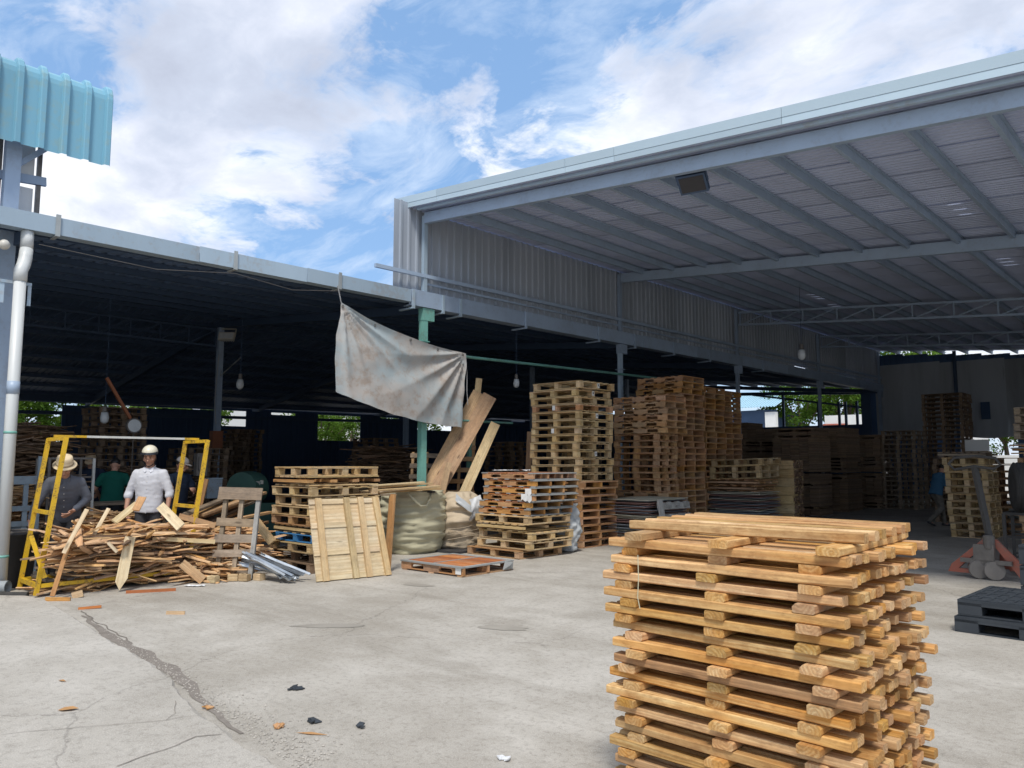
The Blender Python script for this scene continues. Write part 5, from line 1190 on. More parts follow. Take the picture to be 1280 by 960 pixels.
heap('offcut_heap', 'dark heap of rough slats behind the green post', (-15.3, 11.8, 0), 1.6, 2.6, 1.95, 700, 52, yaw=80, spread=.3)
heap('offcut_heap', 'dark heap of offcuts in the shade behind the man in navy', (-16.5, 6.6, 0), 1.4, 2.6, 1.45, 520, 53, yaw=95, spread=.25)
heap('offcut_heap', 'low pile of brown offcuts on the floor behind the leaning grey pallet', (-11.05, 5.65, 0), .6, 1.0, .60, 140, 54, ('offcut',), yaw=60, spread=.5)
rb = random.Random(19)
for i in range(22):
    L = rb.uniform(1.5, 2.1); x_ = -11.5 - .3 * rb.random(); y_ = 5.6 + rb.uniform(-.15, .35); z_ = .12 + .042 * i
    o = ob('weathered_beam', board(L, .11, .04, 'brown' if i % 3 else 'grey_wood', .004, i % 3), None, None, (x_ + .25, y_ - .1, z_), (rb.uniform(-.15, .15), .10 + rb.uniform(-.03, .08), rad(-62) + rb.gauss(0, .10)))
    tag(o, 'weathered beam in the stack sloping down behind the leaning grey pallet', 'beam', 'weathered beams behind the leaning grey pallet')
heap('offcut_heap', 'dark litter of offcuts on the ground under the yellow cart', (-10.75, 3.85, 0.0), .6, 1.7, .14, 70, 71, ('offcut',), 90, .5)
heap('offcut_heap', 'loose litter of splinters spilling to the ground right of the cart', (-10.45, 4.95, 0.0), .5, .7, .22, 60, 72, ('offcut',), 60, .7)
o = ob('wood_bracket', board(.42, .12, .09, 'pale'), None, None, (-10.35, 5.75, .60), (0, rad(50), rad(40))); tag(o, 'pale thick wood piece slanting beside the stack with the blue pallet', 'timber')
# galvanised bars
rb = random.Random(23)
for i in range(17):
    a = Vector((-9.95 + rb.uniform(-.2, .15), 5.35 + rb.uniform(-.25, .22), .16 + .014 * i * .8 + rb.uniform(0, .03))); b = Vector((-9.28 + rb.uniform(-.15, .12), 5.72 + rb.uniform(-.28, .14), .03 + .004 * i))
    L = (b - a).length; m = MB(); w_ = rb.choice([.035, .05]); q = .004
    m.box(-L/2, L/2, -w_/2, w_/2, 0, q); m.box(-L/2, L/2, -w_/2, -w_/2 + q, q, .03); m.box(-L/2, L/2, w_/2 - q, w_/2, q, .03)
    o = ob('metal_channel', m, 'zinc'); o.location = (a + b)/2; x = b - a; o.rotation_euler = (rb.uniform(-1.2, 1.2), -math.asin(x.z / L), math.atan2(x.y, x.x))
    tag(o, f"{'wide' if w_ > .04 else 'narrow'} galvanised steel channel {'on top' if i > 11 else ('in the middle' if i > 5 else 'at the bottom')} of the tangle left of the lid", 'metal bar', 'galvanised channels on the ground')
m = MB(); vs = []
for j in range(6):
    for i in range(10): vs.append((i * .028, j * .018 + .01 * math.sin(i), .012 + .014 * noise.noise((i * .7, j * .9, 3))))
m.add(vs, [(j*10+i, j*10+i+1, j*10+i+11, j*10+i+10) for j in range(5) for i in range(9)])
tag(ob('plastic_film', m, 'plastic_white', None, (-9.98, 4.45, 0), (0, 0, .8)), 'crumpled white plastic strip on the ground right of the cart', 'plastic')

# ------------------------------------------------------------------ bags
def bag(name, label, loc, rx, ry, h, seed, mat, prof, fold=.02, nring=44, nseg=56, square=2.6, ff=13):
    t = thing(name, label, 'bag', loc, (0, 0, rad(3)))
    m = MB(); vs = []
    for j in range(nring + 1):
        v = j / nring; pr = prof(v)
        for i in range(nseg):
            a = 2 * math.pi * i / nseg; c, s = math.cos(a), math.sin(a)
            rr_ = 1.0 / ((abs(c) ** square + abs(s) ** square) ** (1 / square))
            w_ = fold * (noise.noise((c * 1.3, s * 1.3, v * ff + seed)) + .6 * noise.noise((c * 3, s * 3, v * ff * 2 + seed)))
            vs.append((rx * rr_ * c * pr + w_ * c * 2, ry * rr_ * s * pr + w_ * s * 2, h * v + .02 * noise.noise((c * 2, s * 2, seed + 5)) * v))
    fs = [(j*nseg+i, j*nseg+(i+1) % nseg, (j+1)*nseg+(i+1) % nseg, (j+1)*nseg+i) for j in range(nring) for i in range(nseg)]
    fs += [tuple(reversed(range(nseg))), tuple(nring*nseg + i for i in range(nseg))]
    m.add(vs, fs); ob('sack', m.mesh('sack', True), mat, t); return t
b1 = bag('bulk_bag', 'bulging olive woven bulk bag with a loop handle under loose boards', (-10.88, 8.95, 0), .48, .54, 1.08, 3.0, 'bag',
         lambda v: (.80 + .26 * min(1, v / .25) ** .6 - .03 * math.sin(v * 9)) if v < .9 else 1.03 - (v - .9) * .5, .028)
for dy in (-.12,):
    m = MB(); m.tube([(.46, -.42 + dy, 1.06), (.53, -.34 + dy, .95), (.555, -.22 + dy, .84), (.555, -.08 + dy, .84), (.53, .04 + dy, .95), (.47, .10 + dy, 1.06)], .022, 8); ob('handle', m.mesh('handle', True), 'bag', b1)
rb = random.Random(33)
for i in range(7):
    o = ob('plank', board([1.7, 1.5, 1.2, 1.45, .9, 1.3, 1.1][i], .11, .022, ['orange', 'pale', 'ply', 'pale'][i % 4]), None, None, (-10.50 + .06 * (i % 4) - .1 * (i // 4), 8.22 + .1 * (i % 3), 1.09 + .024 * (i // 2) + .01 * i), (rb.uniform(-.1, .1), -.045, rad(80) + rb.uniform(-.14, .14)))
    tag(o, 'loose plank lying across the top of the olive bulk bag', 'plank', 'planks on the olive bag')
m = MB(); m.box(-.10, .10, -.05, .05, 0, .04); tag(ob('cloth', m, 'bucket', None, (-10.42, 8.92, 1.06), (0, .1, .3)), 'black cloth scrap under the planks on the olive bag', 'cloth')
b2 = bag('sack', 'squat tan sack tied with grey plastic between olive bag and pallets', (-10.62, 9.86, 0.04), .44, .46, 1.0, 8.0, 'bag_brown', lambda v: (.82 + .26 * math.sin(v * 2.6)) * (1 if v < .75 else max(.35, 1 - (v - .75) * 2.2)), .045, ff=7, square=2.2)
m = MB(); vs = []
for j in range(9):
    for i in range(26):
        u, v = i / 25, j / 8; a = rad(-55) + u * rad(75); zz_ = .93 - u * .55 + (v - .5) * .13; pr = .56 - .10 * max(0, zz_ - .7) * 3
        vs.append((pr * math.cos(a) + .015 * noise.noise((u * 9, v * 3, 2)) + .01, pr * math.sin(a) * 1.02, zz_ + .02 * noise.noise((u * 6, v * 2, 7))))
m.add(vs, [(j*26+i, j*26+i+1, (j+1)*26+i+1, (j+1)*26+i) for j in range(8) for i in range(25)])
ob('plastic_band', m.mesh('plastic_band', True), 'plastic_grey', b2)
m = MB(); vs = []
for j in range(12):
    for i in range(14):
        u, v = i / 13, j / 11; a = rad(-20) + (u - .5) * .5; vs.append((.50 + .06 * math.sin(v * 3.14) + .03 * noise.noise((u * 4, v * 4, 2)), -.28 + .30 * u + .03 * noise.noise((u * 5, v * 5, 9)), .50 + .38 * v + .08 * u))
m.add(vs, [(j*14+i, j*14+i+1, (j+1)*14+i+1, (j+1)*14+i) for j in range(11) for i in range(13)])
ob('plastic_patch', m.mesh('plastic_patch', True), 'plastic_white', b2)
for k in range(9):
    m = MB(); zz_ = .10 + .045 * k; m.tube([((.50 + .015 * math.sin(q)) * math.cos(a), (.52) * math.sin(a), zz_ + .05 * math.sin(a * 2 + k)) for q, a in enumerate([rad(-70 + 12 * i) for i in range(12)])], .005, 5); ob('cord', m, 'bag_brown', b2)
m = MB(); m.box(-.30, .30, -.5, .35, 0, .04); tag(ob('plastic_tray', m, 'bucket', None, (-10.35, 9.7, 0.0), (0, 0, .1)), 'flat black plastic tray under the tan sack', 'tray')
b3 = bag('plastic_wrap', 'crumpled grey plastic sack squeezed behind the short orange stack', (-8.95, 10.86, .02), .30, .22, .82, 17.0, 'plastic_grey', lambda v: .8 + .25 * math.sin(v * 3), .05, ff=5, square=2.2)
m = MB(); vs = []
for j in range(7):
    for i in range(14): vs.append((-.35 + i * .05, -.15 + j * .05, .02 + .02 * noise.noise((i * .5, j * .6, 1))))
m.add(vs, [(j*14+i, j*14+i+1, (j+1)*14+i+1, (j+1)*14+i) for j in range(6) for i in range(13)])
tag(ob('plastic_film', m, 'plastic_white', None, (-9.6, 10.2, sum(l + .0 for l in (.147, .147, .147, .122, .132)) + .72 + .012), (0, 0, .5)), 'thin clear plastic film lying on top of the short orange stack', 'plastic')

# planks and pallets leaning behind the bags
def lean_board(a, b, w_, th, mat, label, face=(.75, -.6, .2), cat='plank'):
    a, b = Vector(a), Vector(b); x = (b - a); L = x.length; x.normalize(); zv = Vector(face); zv = (zv - x * zv.dot(x)).normalized(); yv = zv.cross(x)
    o = ob('plank', board(L, w_, th, mat)); Tm = Matrix((x, yv, zv)).transposed().to_4x4(); Tm.translation = (a + b)/2; o.matrix_world = Tm
    return tag(o, label, cat)
lean_board((-11.35, 9.12, 0.0), (-11.2, 11.22, 2.95), .29, .05, 'brown', 'widest plank leaning steeply between the tarpaulin and the pallets')
lean_board((-11.5, 9.05, 0.0), (-11.38, 11.08, 3.02), .26, .05, 'brown', 'shaded wide plank leaning just behind the widest one')
lean_board((-11.15, 9.85, 0.0), (-11.1, 11.28, 2.38), .20, .04, 'pale', 'narrower leaning plank to the right of the widest one')
lean_board((-11.1, 9.55, 0.0), (-11.15, 10.05, 1.58), .12, .05, 'brown', 'dark narrow plank standing before the widest plank')
lean_board((-11.45, 10.9, 1.6), (-11.4, 11.1, 3.32), .13, .03, 'pale', 'narrow board end poking up above the leaning planks')
lean_board((-11.2, 12.3, 0.0), (-11.2, 12.45, 2.25), .12, .04, 'brown', 'lone upright plank in the shade left of the tall pale stack')
lean_board((-10.8, 11.4, 1.22), (-10.3, 12.9, 1.05), .35, .03, 'grey_wood', 'dull board lying behind the short orange stack', (0, 0, 1))
for k, (b0, tp, lb) in enumerate((((-11.7, 9.45, 0), (-11.85, 10.1, 1.75), 'grey brown pallet leaning behind the wide planks, left one'), ((-11.45, 10.1, 0), (-11.6, 10.85, 1.9), 'grey brown pallet leaning behind the wide planks, right one'))):
    t = thing('leaning_pallet', lb, 'pallet', (0, 0, 0)); b0 = Vector(b0); tp = Vector(tp); ux = Vector((.75, .66, 0)).normalized(); up_ = tp - b0; Lh = up_.length; up_ = (up_ - ux * up_.dot(ux)).normalized(); nn = ux.cross(up_)
    TL = Matrix((ux, up_, nn)).transposed().to_4x4(); TL.translation = b0; t.matrix_world = TL
    for x_ in (.04, .32, .6): ob('bearer', board(Lh, .05, .09, 'brown'), None, t, (x_, Lh/2, 0), (0, 0, rad(90)))
    for q in range(9): ob('deck_board', board(.66, .09, .02, 'grey_wood' if k == 0 else 'brown'), None, t, (.32, .08 + q * (Lh - .16) / 8, .056), (0, 0, R.uniform(-.02, .02)))

# ------------------------------------------------------------------ hanging tarpaulin
A4, B4, C4, D4 = Vector((-11.17, 7.53, 4.35)), Vector((-11.17, 10.46, 3.76)), Vector((-11.20, 10.40, 2.27)), Vector((-11.12, 7.41, 2.78))
tp_ = thing('tarpaulin', 'faded grey tarpaulin hung across the green post with sagging folds', 'tarpaulin', tuple(A4))
m = MB(); vs = []; nx, ny = 84, 56
for j in range(ny + 1):
    for i in range(nx + 1):
        u, v = i / nx, j / ny
        p = (A4.lerp(B4, u)).lerp(D4.lerp(C4, u), v)
        sag = -.16 * math.sin(math.pi * u ** .85) * (1 - v) ** 1.0 - .12 * math.sin(math.pi * u) * v
        da = math.hypot(u * 2.9, v * 1.6); ang = math.atan2(v * 1.6, u * 2.9 + 1e-4)
        f1 = .065 * (1 - 1.6 * abs(math.sin(ang * 11 + .3))) * math.exp(-da * 1.0) * min(1, da * 3)
        db = math.hypot((1 - u) * 2.9, v * 1.5); ang2 = math.atan2(v * 1.5, (1 - u) * 2.9 + 1e-4)
        f2 = .075 * (1 - 1.6 * abs(math.sin(ang2 * 9.5 + 1))) * math.exp(-db * .8) * min(1, db * 3)
        f3 = .035 * noise.noise((u * 3, v * 2.2, 4.2)) + .03 * math.sin(v * 9 - 5 * math.sin(math.pi * u) ) * math.sin(math.pi * u) * .6
        f4 = .008 * noise.noise((u * 14, v * 9, 1.2))
        ed = (.025 * noise.noise((v * 6, 0.5, 2)) if u < .03 else 0) - (.05 * math.sin(math.pi * v) if u < .001 else 0)
        vs.append((p.x + f1 + f2 + f3 + f4 + .06 * math.sin(math.pi * u) + .02, p.y + ed + (.03 * noise.noise((v * 4, 7, 1)) if i in (0, nx) else 0), p.z + sag + (.018 * noise.noise((u * 11, 3, 1)) if j == ny else 0)))
hole = lambda i, j: (82 <= i <= 82 and 7 <= j <= 9)
m.add([(x - A4.x, y - A4.y, z - A4.z) for x, y, z in vs], [(j*(nx+1)+i, (j+1)*(nx+1)+i, (j+1)*(nx+1)+i+1, j*(nx+1)+i+1) for j in range(ny) for i in range(nx) if not hole(i, j)])
ob('cloth_sheet', m.mesh('cloth_sheet', True), 'tarp', tp_)
for i_ in (1, 20, 42, 63, 82):
    p_ = Vector(vs[2 * (nx + 1) + i_]) - A4; m = MB(); m.tube([(p_.x + .012, p_.y + .02 * math.cos(q), p_.z + .02 * math.sin(q)) for q in [2*math.pi*k/10 for k in range(11)]], .006, 5); ob('eyelet', m, 'jack_grey', tp_)
m = MB(); m.tube([(.0, 0, 0), (.03, -.06, .14), (.06, -.12, .27)], .010, 6); ob('tie_rope', m, 'cable', tp_)
m = MB(); m.tube([(.03, 2.94, -.6), (.02, 2.99, -1.0), (.03, 2.98, -1.35), (.02, 3.02, -1.62)], .007, 5); ob('tie_rope', m, 'cable', tp_)
m = MB(); m.tube([(XG + .14, 2.9, 4.42), (XG + .16, 4.4, 4.36), (XG + .14, 5.6, 4.52), (XG + .15, 6.6, 4.42), (XG + .13, 7.55, 4.56)], .004, 6)
tag(ob('cable', m, 'jack_grey'), 'thin cable sagging below the gutter toward the tarpaulin', 'cable')
m = MB(); m.tube([(-11.24, 9.0, 3.68), (-11.24, 19.6, 3.86)], .03, 8); tag(ob('rail', m, 'green'), 'long thin green pipe running from the tarpaulin to the right posts', 'rail')
m = MB(); m.tube([(-11.30, 9.6, 2.42), (-11.30, 12.0, 2.42)], .022, 8); tag(ob('rail', m, 'green'), 'short low green pipe behind the leaning planks', 'rail')
m = MB(); m.box(-11.5, -11.42, 10.85, 10.93, 0, 2.42); tag(ob('post', m, 'green'), 'short bright green post behind the leaning planks', 'post')

# ------------------------------------------------------------------ lamps
def bulb(label, p, L, s=1.0):
    t = thing('hanging_lamp', label, 'lamp', p)
    m = MB(); m.tube([(0, 0, .16 * s), (0, 0, L)], .006, 5); ob('cord', m, 'steel_dark', t)
    m = MB(); m.lathe([(.018, .19), (.035, .17), (.035, .10), (.05, .09)][::-1], 12); m.v = [(x * s, y * s, z * s) for x, y, z in m.v]; ob('socket', m, 'jack_grey', t)
    m = MB(); m.lathe([(.02, -.09), (.055, -.06), (.065, 0), (.05, .085)], 12); m.v = [(x * s, y * s, z * s) for x, y, z in m.v]; ob('bulb', m.mesh('bulb', True), 'lamp_glass', t)
bulb('bulb hanging under the tall roof before the truss', (-7.87, 19.0, 4.28), 1.75, 1.5)
bulb('bulb hanging in the dark between the tarpaulin and tall pale stack', (-11.6, 12.45, 3.33), 1.35, 1.1)
bulb('bulb hanging above the yellow cart', (-16.05, 5.46, 2.45), 2.4, 1.25)
bulb('bulb hanging right of the inner lamp post', (-15.97, 8.19, 3.3), 1.6, 1.25)
def flood(label, p, rot, w_, h_, mat):
    t = thing('floodlight', label, 'lamp', p, rot)
    m = MB(); m.box(-w_/2, w_/2, -.05, .05, -h_/2, h_/2); 
    for i in range(7): m.box(-w_/2 + w_*(i + .2)/7, -w_/2 + w_*(i + .5)/7, .05, .08, -h_/2, h_/2)
    ob('lamp_body', m, mat, t)
    m = MB(); m.box(-w_/2 + .03, w_/2 - .03, -.056, -.052, -h_/2 + .03, h_/2 - .03); ob('lens', m, 'lamp_glass' if mat != 'steel_dark' else 'visor', t)
    m = MB(); m.box(-w_/2 - .02, -w_/2 - .005, -.02, .02, 0, h_/2 + .12); m.box(w_/2 + .005, w_/2 + .02, -.02, .02, 0, h_/2 + .12); m.box(-w_/2 - .02, w_/2 + .02, -.02, .02, h_/2 + .12, h_/2 + .135); ob('mount', m, mat, t)
flood('dark floodlight under the front beam of the tall roof', (-5.55, 9.75, 5.66), (rad(48), 0, rad(12)), .42, .30, 'steel_dark')
flood('pale floodlight on top of the inner post of the low shed', (-19.95, 9.80, 5.0), (rad(-20), 0, rad(43)), .42, .22, 'lamp_body')
m = MB(); m.tube([(-20.0, 9.62, 4.5), (-19.9, 9.5, 3.2), (-20.02, 9.62, 2.6)], .012, 5); m.tube([(-20.0, 9.7, 4.1), (-18.6, 9.0, 3.75), (-16.0, 8.2, 3.9)], .012, 5); tag(ob('cable', m, 'cable'), 'thin cable hanging from the inner post of the low shed', 'cable')
t = thing('swing_arm', 'rust orange arm with round pale dial hanging in the dark shed', 'scale', (-16.0, 5.44, 3.23))
m = MB(); m.beam((0, 0, 0), (0, .48, -.78), .05, .07, (1, 0, 0)); ob('arm', m, 'rust_orange', t)
m = MB(); m.lathe([(.15, -.03), (.15, .03)], 20, T3((.04, .54, -.92), (0, rad(90), 0))); d = ob('dial_case', m, 'jack_grey', t)
m = MB(); m.lathe([(.125, .031), (.125, .036)], 20, T3((.04, .54, -.92), (0, rad(90), 0))); ob('dial_face', m, 'lamp_glass', d)
m = MB(); m.tube([(.04, .54, -1.07), (.04, .54, -1.9)], .012, 6); ob('hook_rod', m, 'jack_grey', t)
m = MB(); m.box(-.1, .1, -.14, .14, -.24, .24); tag(ob('switch_box', m, 'rust_orange', None, (-19.8, 9.53, 2.17)), 'orange brown box fixed to the inner post', 'box')
m = MB(); m.box(-.06, .06, -.1, .1, -.2, .2); m.box(.06, .09, -.07, -.01, -.1, .15); m.box(.06, .08, .02, .08, -.15, .05); tag(ob('switch_box', m, 'jack_grey', None, (-13.6, 6.28, 1.55)), 'small grey switch box hanging above the white box', 'box')
m = MB(); m.box(-.1, .1, -.14, .14, -.17, .17); m.box(-.11, .11, -.15, .15, .17, .19); tag(ob('storage_box', m, 'cage', None, (-13.5, 6.46, 1.12)), 'pale grey box standing behind the timber heap', 'box')
t = thing('machine', 'dark green workshop machine in the shade behind the leaning pallet', 'machine', (-15.0, 7.9, 0), (0, 0, .2))
m = MB(); m.box(-.4, .4, -.45, .45, 0, .75); ob('base', m, 'machine', t)
m = MB(); m.lathe([(.34, -.25), (.36, 0), (.34, .25)], 18, T3((0, .05, 1.05), (rad(90), 0, rad(20)))); ob('drum', m.mesh('drum', False), 'machine', t)
m = MB(); m.box(.33, .36, -.05, .05, 1.08, 1.2); m.box(.33, .36, .08, .14, 1.14, 1.22); ob('plate', m, 'lamp_body', t)

# ------------------------------------------------------------------ cages, racks, bucket at the left
t = thing('wire_cage', 'blue grey metal cage box with barred sides behind the downpipe', 'cage', (-13.0, 3.2, 0))
def tb(root, nm, a, b, w_, mat, h=None): m = MB(); m.beam(a, b, w_, h or w_); return ob(nm, m, mat, root)
for y_ in (-.35, .36): tb(t, 'post', (0, y_, 0), (0, y_, 1.68 if y_ > 0 else 1.35), .05, 'cage'); tb(t, 'post', (-.7, y_, 0), (-.7, y_, 1.35), .05, 'cage')
for z_ in (.42, .70, .92, 1.33): tb(t, 'rail', (.003, -.33, z_), (.003, .33, z_), .035, 'cage', .075 if z_ < 1.3 else .12)
for y_ in (-.2, .0, .2): tb(t, 'bar', (-.01, y_, .1), (-.01, y_, 1.3), .035, 'cage', .06)
tb(t, 'panel', (-.03, -.33, .88), (-.03, -.05, .88), .01, 'cageblue', .42); tb(t, 'panel', (-.03, -.05, .58), (-.03, .33, .58), .01, 'cage', .26)
heap('offcut_heap', 'pale offcuts filling the blue grey cage', (-13.38, 3.2, .15), .5, .6, 1.05, 130, 61, ('offcut',), 90, .4)
t = thing('rack', 'grey tubular steel rack frame behind the man in the hat', 'rack', (-13.2, 4.05, 0))
for y_ in (-.31, .32): tb(t, 'post', (0, y_, 0), (0, y_, 1.65), .035, 'bar_grey' if y_ > 0 else 'jack_grey'); tb(t, 'post', (-.6, y_, 0), (-.6, y_, 1.65), .035, 'jack_grey')
for z_ in (1.65, 1.36, 1.12, .56): tb(t, 'rail', (0, -.29, z_), (0, .30, z_), .03, 'jack_grey'); tb(t, 'rail', (-.6, -.29, z_), (-.6, .30, z_), .03, 'jack_grey')
for k, z_ in enumerate((.3, .62, .95, 1.2)):
    for q in range(3): tag(ob('board', board(.6, .09, .03, 'brown' if q % 2 else 'grey_wood'), None, None, (-13.3 - .18*q, 4.05, z_ + .01*q), (0, 0, rad(90))), 'short board laid on the grey rack behind the man in the hat', 'board', 'boards on the grey rack')
t = thing('workbench', 'low bench of rough boards in front of the man in green', 'bench', (-13.9, 5.1, 0))
for x_, y_ in ((-.25, -.6), (.25, -.6), (-.25, .6), (.25, .6)): tb(t, 'leg', (x_, y_, 0), (x_, y_, .88), .09, 'brown')
for q in range(4): ob('top_board', board(1.5, .13, .04, 'grey_wood'), None, t, (-.24 + .16*q, 0, .905), (0, 0, rad(90)))
for q in range(3): ob('front_board', board(1.5, .12, .03, 'brown'), None, t, (.31, 0, .3 + .2*q), (rad(90), 0, rad(90)))
heap('offcut_heap', 'jumble of offcuts on the floor behind the cart heap', (-12.75, 4.5, 0), .9, 1.5, .8, 160, 63, ('offcut',), 70, .8)
t = thing('bucket', 'black plastic bucket behind the foot of the downpipe', 'bucket', (-11.60, 2.98, 0))
m = MB(); m.lathe([(.17, 0), (.23, .66), (.245, .66), (.245, .70), (.225, .70), (.16, .05)], 24); ob('shell', m.mesh('shell', True), 'bucket', t)
m = MB(); m.tube([(.235 * math.cos(a), .235 * math.sin(a), .705) for a in [2*math.pi*i/24 for i in range(25)]], .012, 6); ob('rim', m, 'jack_grey', t)
m = MB(); m.tube([(-11.15, 2.3, .03), (-11.0, 2.55, .035), (-10.75, 2.72, .03), (-10.6, 2.86, .03)], .03, 8); tag(ob('hose', m, 'rubber'), 'black rubber hose on the ground before the grey pipe', 'hose')

# ------------------------------------------------------------------ black plastic pallets and pallet jack at the right
def plastic_pallet(label, loc, rz, L=1.2, W=1.1, Hh=.15, z=0.0, group='black plastic pallets at the right'):
    t = thing('plastic_pallet', label, 'pallet', (loc[0], loc[1], z), (0, 0, rz), group)
    for x_ in (-L/2 + .10, 0, L/2 - .10):
        for y_ in (-W/2 + .10, 0, W/2 - .10):
            m = MB(); m.box(x_ - .10, x_ + .10, y_ - .10, y_ + .10, .012, Hh - .032); ob('foot', m, 'black_plastic', t)
    m = MB()
    for y_ in (-W/2 + .06, 0, W/2 - .06): m.box(-L/2, L/2, y_ - .06, y_ + .06, 0, .010)
    ob('base_rail', m, 'black_plastic', t)
    m = MB(); m.box(-L/2, L/2, -W/2, W/2, Hh - .03, Hh - .006)
    for s in (-1, 1):
        m.box(-L/2, L/2, s*(W/2 - .004) - .004, s*(W/2 - .004) + .004, Hh - .055, Hh - .031); m.box(s*(L/2 - .004) - .004, s*(L/2 - .004) + .004, -W/2 + .01, W/2 - .01, Hh - .055, Hh - .031)
    ob('deck', m, 'black_plastic', t)
    m = MB()
    n = 13
    for i in range(n):
        x_ = -L/2 + .05 + (L - .10) * i / (n - 1); m.box(x_ - .012, x_ + .012, -W/2 + .03, W/2 - .03, Hh - .0055, Hh + .004)
    for i in range(5):
        y_ = -W/2 + .06 + (W - .12) * i / 4; m.box(-L/2 + .02, L/2 - .02, y_ - .035, y_ + .035, Hh - .0055, Hh + .0015)
    ob('deck_rib', m, 'black_plastic', t); return t
P1 = plastic_pallet('lower black plastic pallet of the flat pair at the right edge', (-1.43, 8.85), rad(-3), 1.25, 1.1)
P2 = plastic_pallet('upper black plastic pallet of the flat pair at the right edge', (-1.41, 8.88), rad(-2), 1.25, 1.1, z=.156)
m = MB(); m.box(-.045, .045, -.003, 0, -.05, .05); ob('paper_label', m, 'label_white', P2, (-.02 + .18, -.556, .085)); m = MB(); m.lathe([(.045, 0), (.045, .003)], 16, T3((.18, -.551, .075), (rad(90), 0, 0))); ob('round_label', m, 'label_white', P1)
for k in range(3): plastic_pallet(['bottom', 'middle', 'topmost'][k] + ' black plastic pallet of the upright trio behind the flat pair', (-1.25, 10.8), rad(-4), 1.2, 1.1, .22, z=.228 * k)
jk = thing('pallet_jack', 'grimy red hand pallet jack with upright handle on the concrete', 'pallet jack', (-2.62, 12.35, 0), (0, 0, rad(-8))); jk.scale = (1.18,) * 3
m = MB(); # forks towards -x+y
for s in (-1, 1): m.prism([(-1.15, .05), (-1.0, .045), (.0, .06), (.0, .10), (-1.0, .085), (-1.15, .07)], s*.19 - .08, s*.19 + .08)
fk = ob('fork', m, 'jack_red', jk, (-.02, .35, 0), (0, 0, rad(-66)))
m = MB(); m.prism([(-.42, .05), (-.38, .14), (-.02, .46), (.12, .46), (.44, .12), (.44, .05), (.34, .05), (.10, .38), (-.02, .38), (-.30, .10), (-.16, .10), (-.16, .05)], -.02, .02); ob('frame_plate', m, 'jack_red', jk, (0, -.06, 0))
m = MB(); m.prism([(-.26, .12), (-.02, .37), (.10, .37), (.30, .12)], .0, .05); ob('front_plate', m, 'jack_red', jk, (0, .06, 0))
m = MB(); m.box(-.11, .11, -.14, .02, .22, .40); m.lathe([(.06, 0), (.06, .14), (.045, .15)], 12, T3((.05, -.10, .36))); ob('pump', m, 'jack_grey', jk)
for x_ in (-.07, .09):
    m = MB(); m.lathe([(.03, -.045), (.105, -.04), (.112, 0), (.105, .04), (.03, .045)], 18, T3((x_, -.10, .112), (rad(90), 0, rad(30)))); w1 = ob('wheel', m, 'wheel', jk)
m = MB(); m.box(-.26, .28, -.13, -.10, .18, .23); ob('axle', m, 'jack_grey', jk)
m = MB(); m.beam((.06, -.08, .42), (-.10, .02, 1.30), .06, .05); hd = ob('handle', m, 'rubber', jk)
m = MB(); m.tube([(-.10, .02, 1.30), (-.30, -.04, 1.26), (-.36, -.05, 1.33), (-.30, -.03, 1.40), (-.09, .0, 1.42), (.12, .03, 1.40), (.17, .04, 1.32), (.10, .04, 1.27), (-.10, .02, 1.30)], .018, 8); ob('grip', m, 'rubber', hd)
# two old tyres on a metal stand
t = thing('metal_stand', 'dark metal stand carrying two dusty tyres at the right edge', 'stand', (-2.35, 14.3, 0))
for x_, y_ in ((-.38, -.3), (.55, -.3), (-.38, .3), (.55, .3)): tb(t, 'leg', (x_, y_, 0), (x_, y_, .80), .045, 'rubber')
for y_ in (-.3, .3):
    for z_ in (.15, .45, .80): tb(t, 'rail', (-.36, y_, z_), (.53, y_, z_), .04, 'rubber')
for x_ in (-.38, .55): tb(t, 'rail', (x_, -.28, .80), (x_, .28, .80), .04, 'rubber')
for i, x_ in enumerate((-2.52, -2.10)):
    t = thing('tyre', ['dusty tyre standing on the metal stand behind the jack handle', 'dusty tyre at the right frame edge beside the other tyre'][i], 'tyre', (x_, 14.3, 1.20), (0, 0, rad(20)))
    m = MB(); m.lathe([(.22, -.10), (.33, -.13), (.375, -.10), (.385, 0), (.375, .10), (.33, .13), (.22, .10)], 28, T3((0, 0, 0), (0, rad(90), 0))); ob('tread', m.mesh('tread', True), 'rubber', t)
    m = MB()
    for s in (-.09, -.045, 0, .045, .09): m.tube([(s, .384 * math.cos(a), .384 * math.sin(a)) for a in [2*math.pi*q/28 for q in range(29)]], .008, 4)
    ob('tread_rib', m, 'rubber', t)
m = MB(); m.tube([(-2.6, 14.0, .02), (-2.2, 13.7, .02), (-1.9, 13.9, .02), (-1.6, 13.6, .02)], .02, 6); tag(ob('hose', m, 'rubber'), 'dark hose on the floor behind the pallet jack', 'hose')
m = MB(); m.box(-.13, .13, -.05, .05, 0, .06); tag(ob('tool_box', m, 'jack_red', None, (-1.98, 14.0, 0), (0, 0, .3)), 'small red tool case on the floor behind the jack', 'box')
# dim white panel above the walking man's stack
m = MB(); m.box(-.3, .3, -.02, .02, 0, .32); tag(ob('white_board', m, 'plaster', None, (-5.42, 25.0, 1.9)), 'small white panel seen above the stack by the walking man', 'panel')
m = MB(); m.box(-.3, .3, -.3, .3, 0, 1.895); tag(ob('crate', m, 'dull_wood', None, (-5.42, 25.0, 0)), 'dark crate behind the stack by the walking man, under a white panel', 'crate')

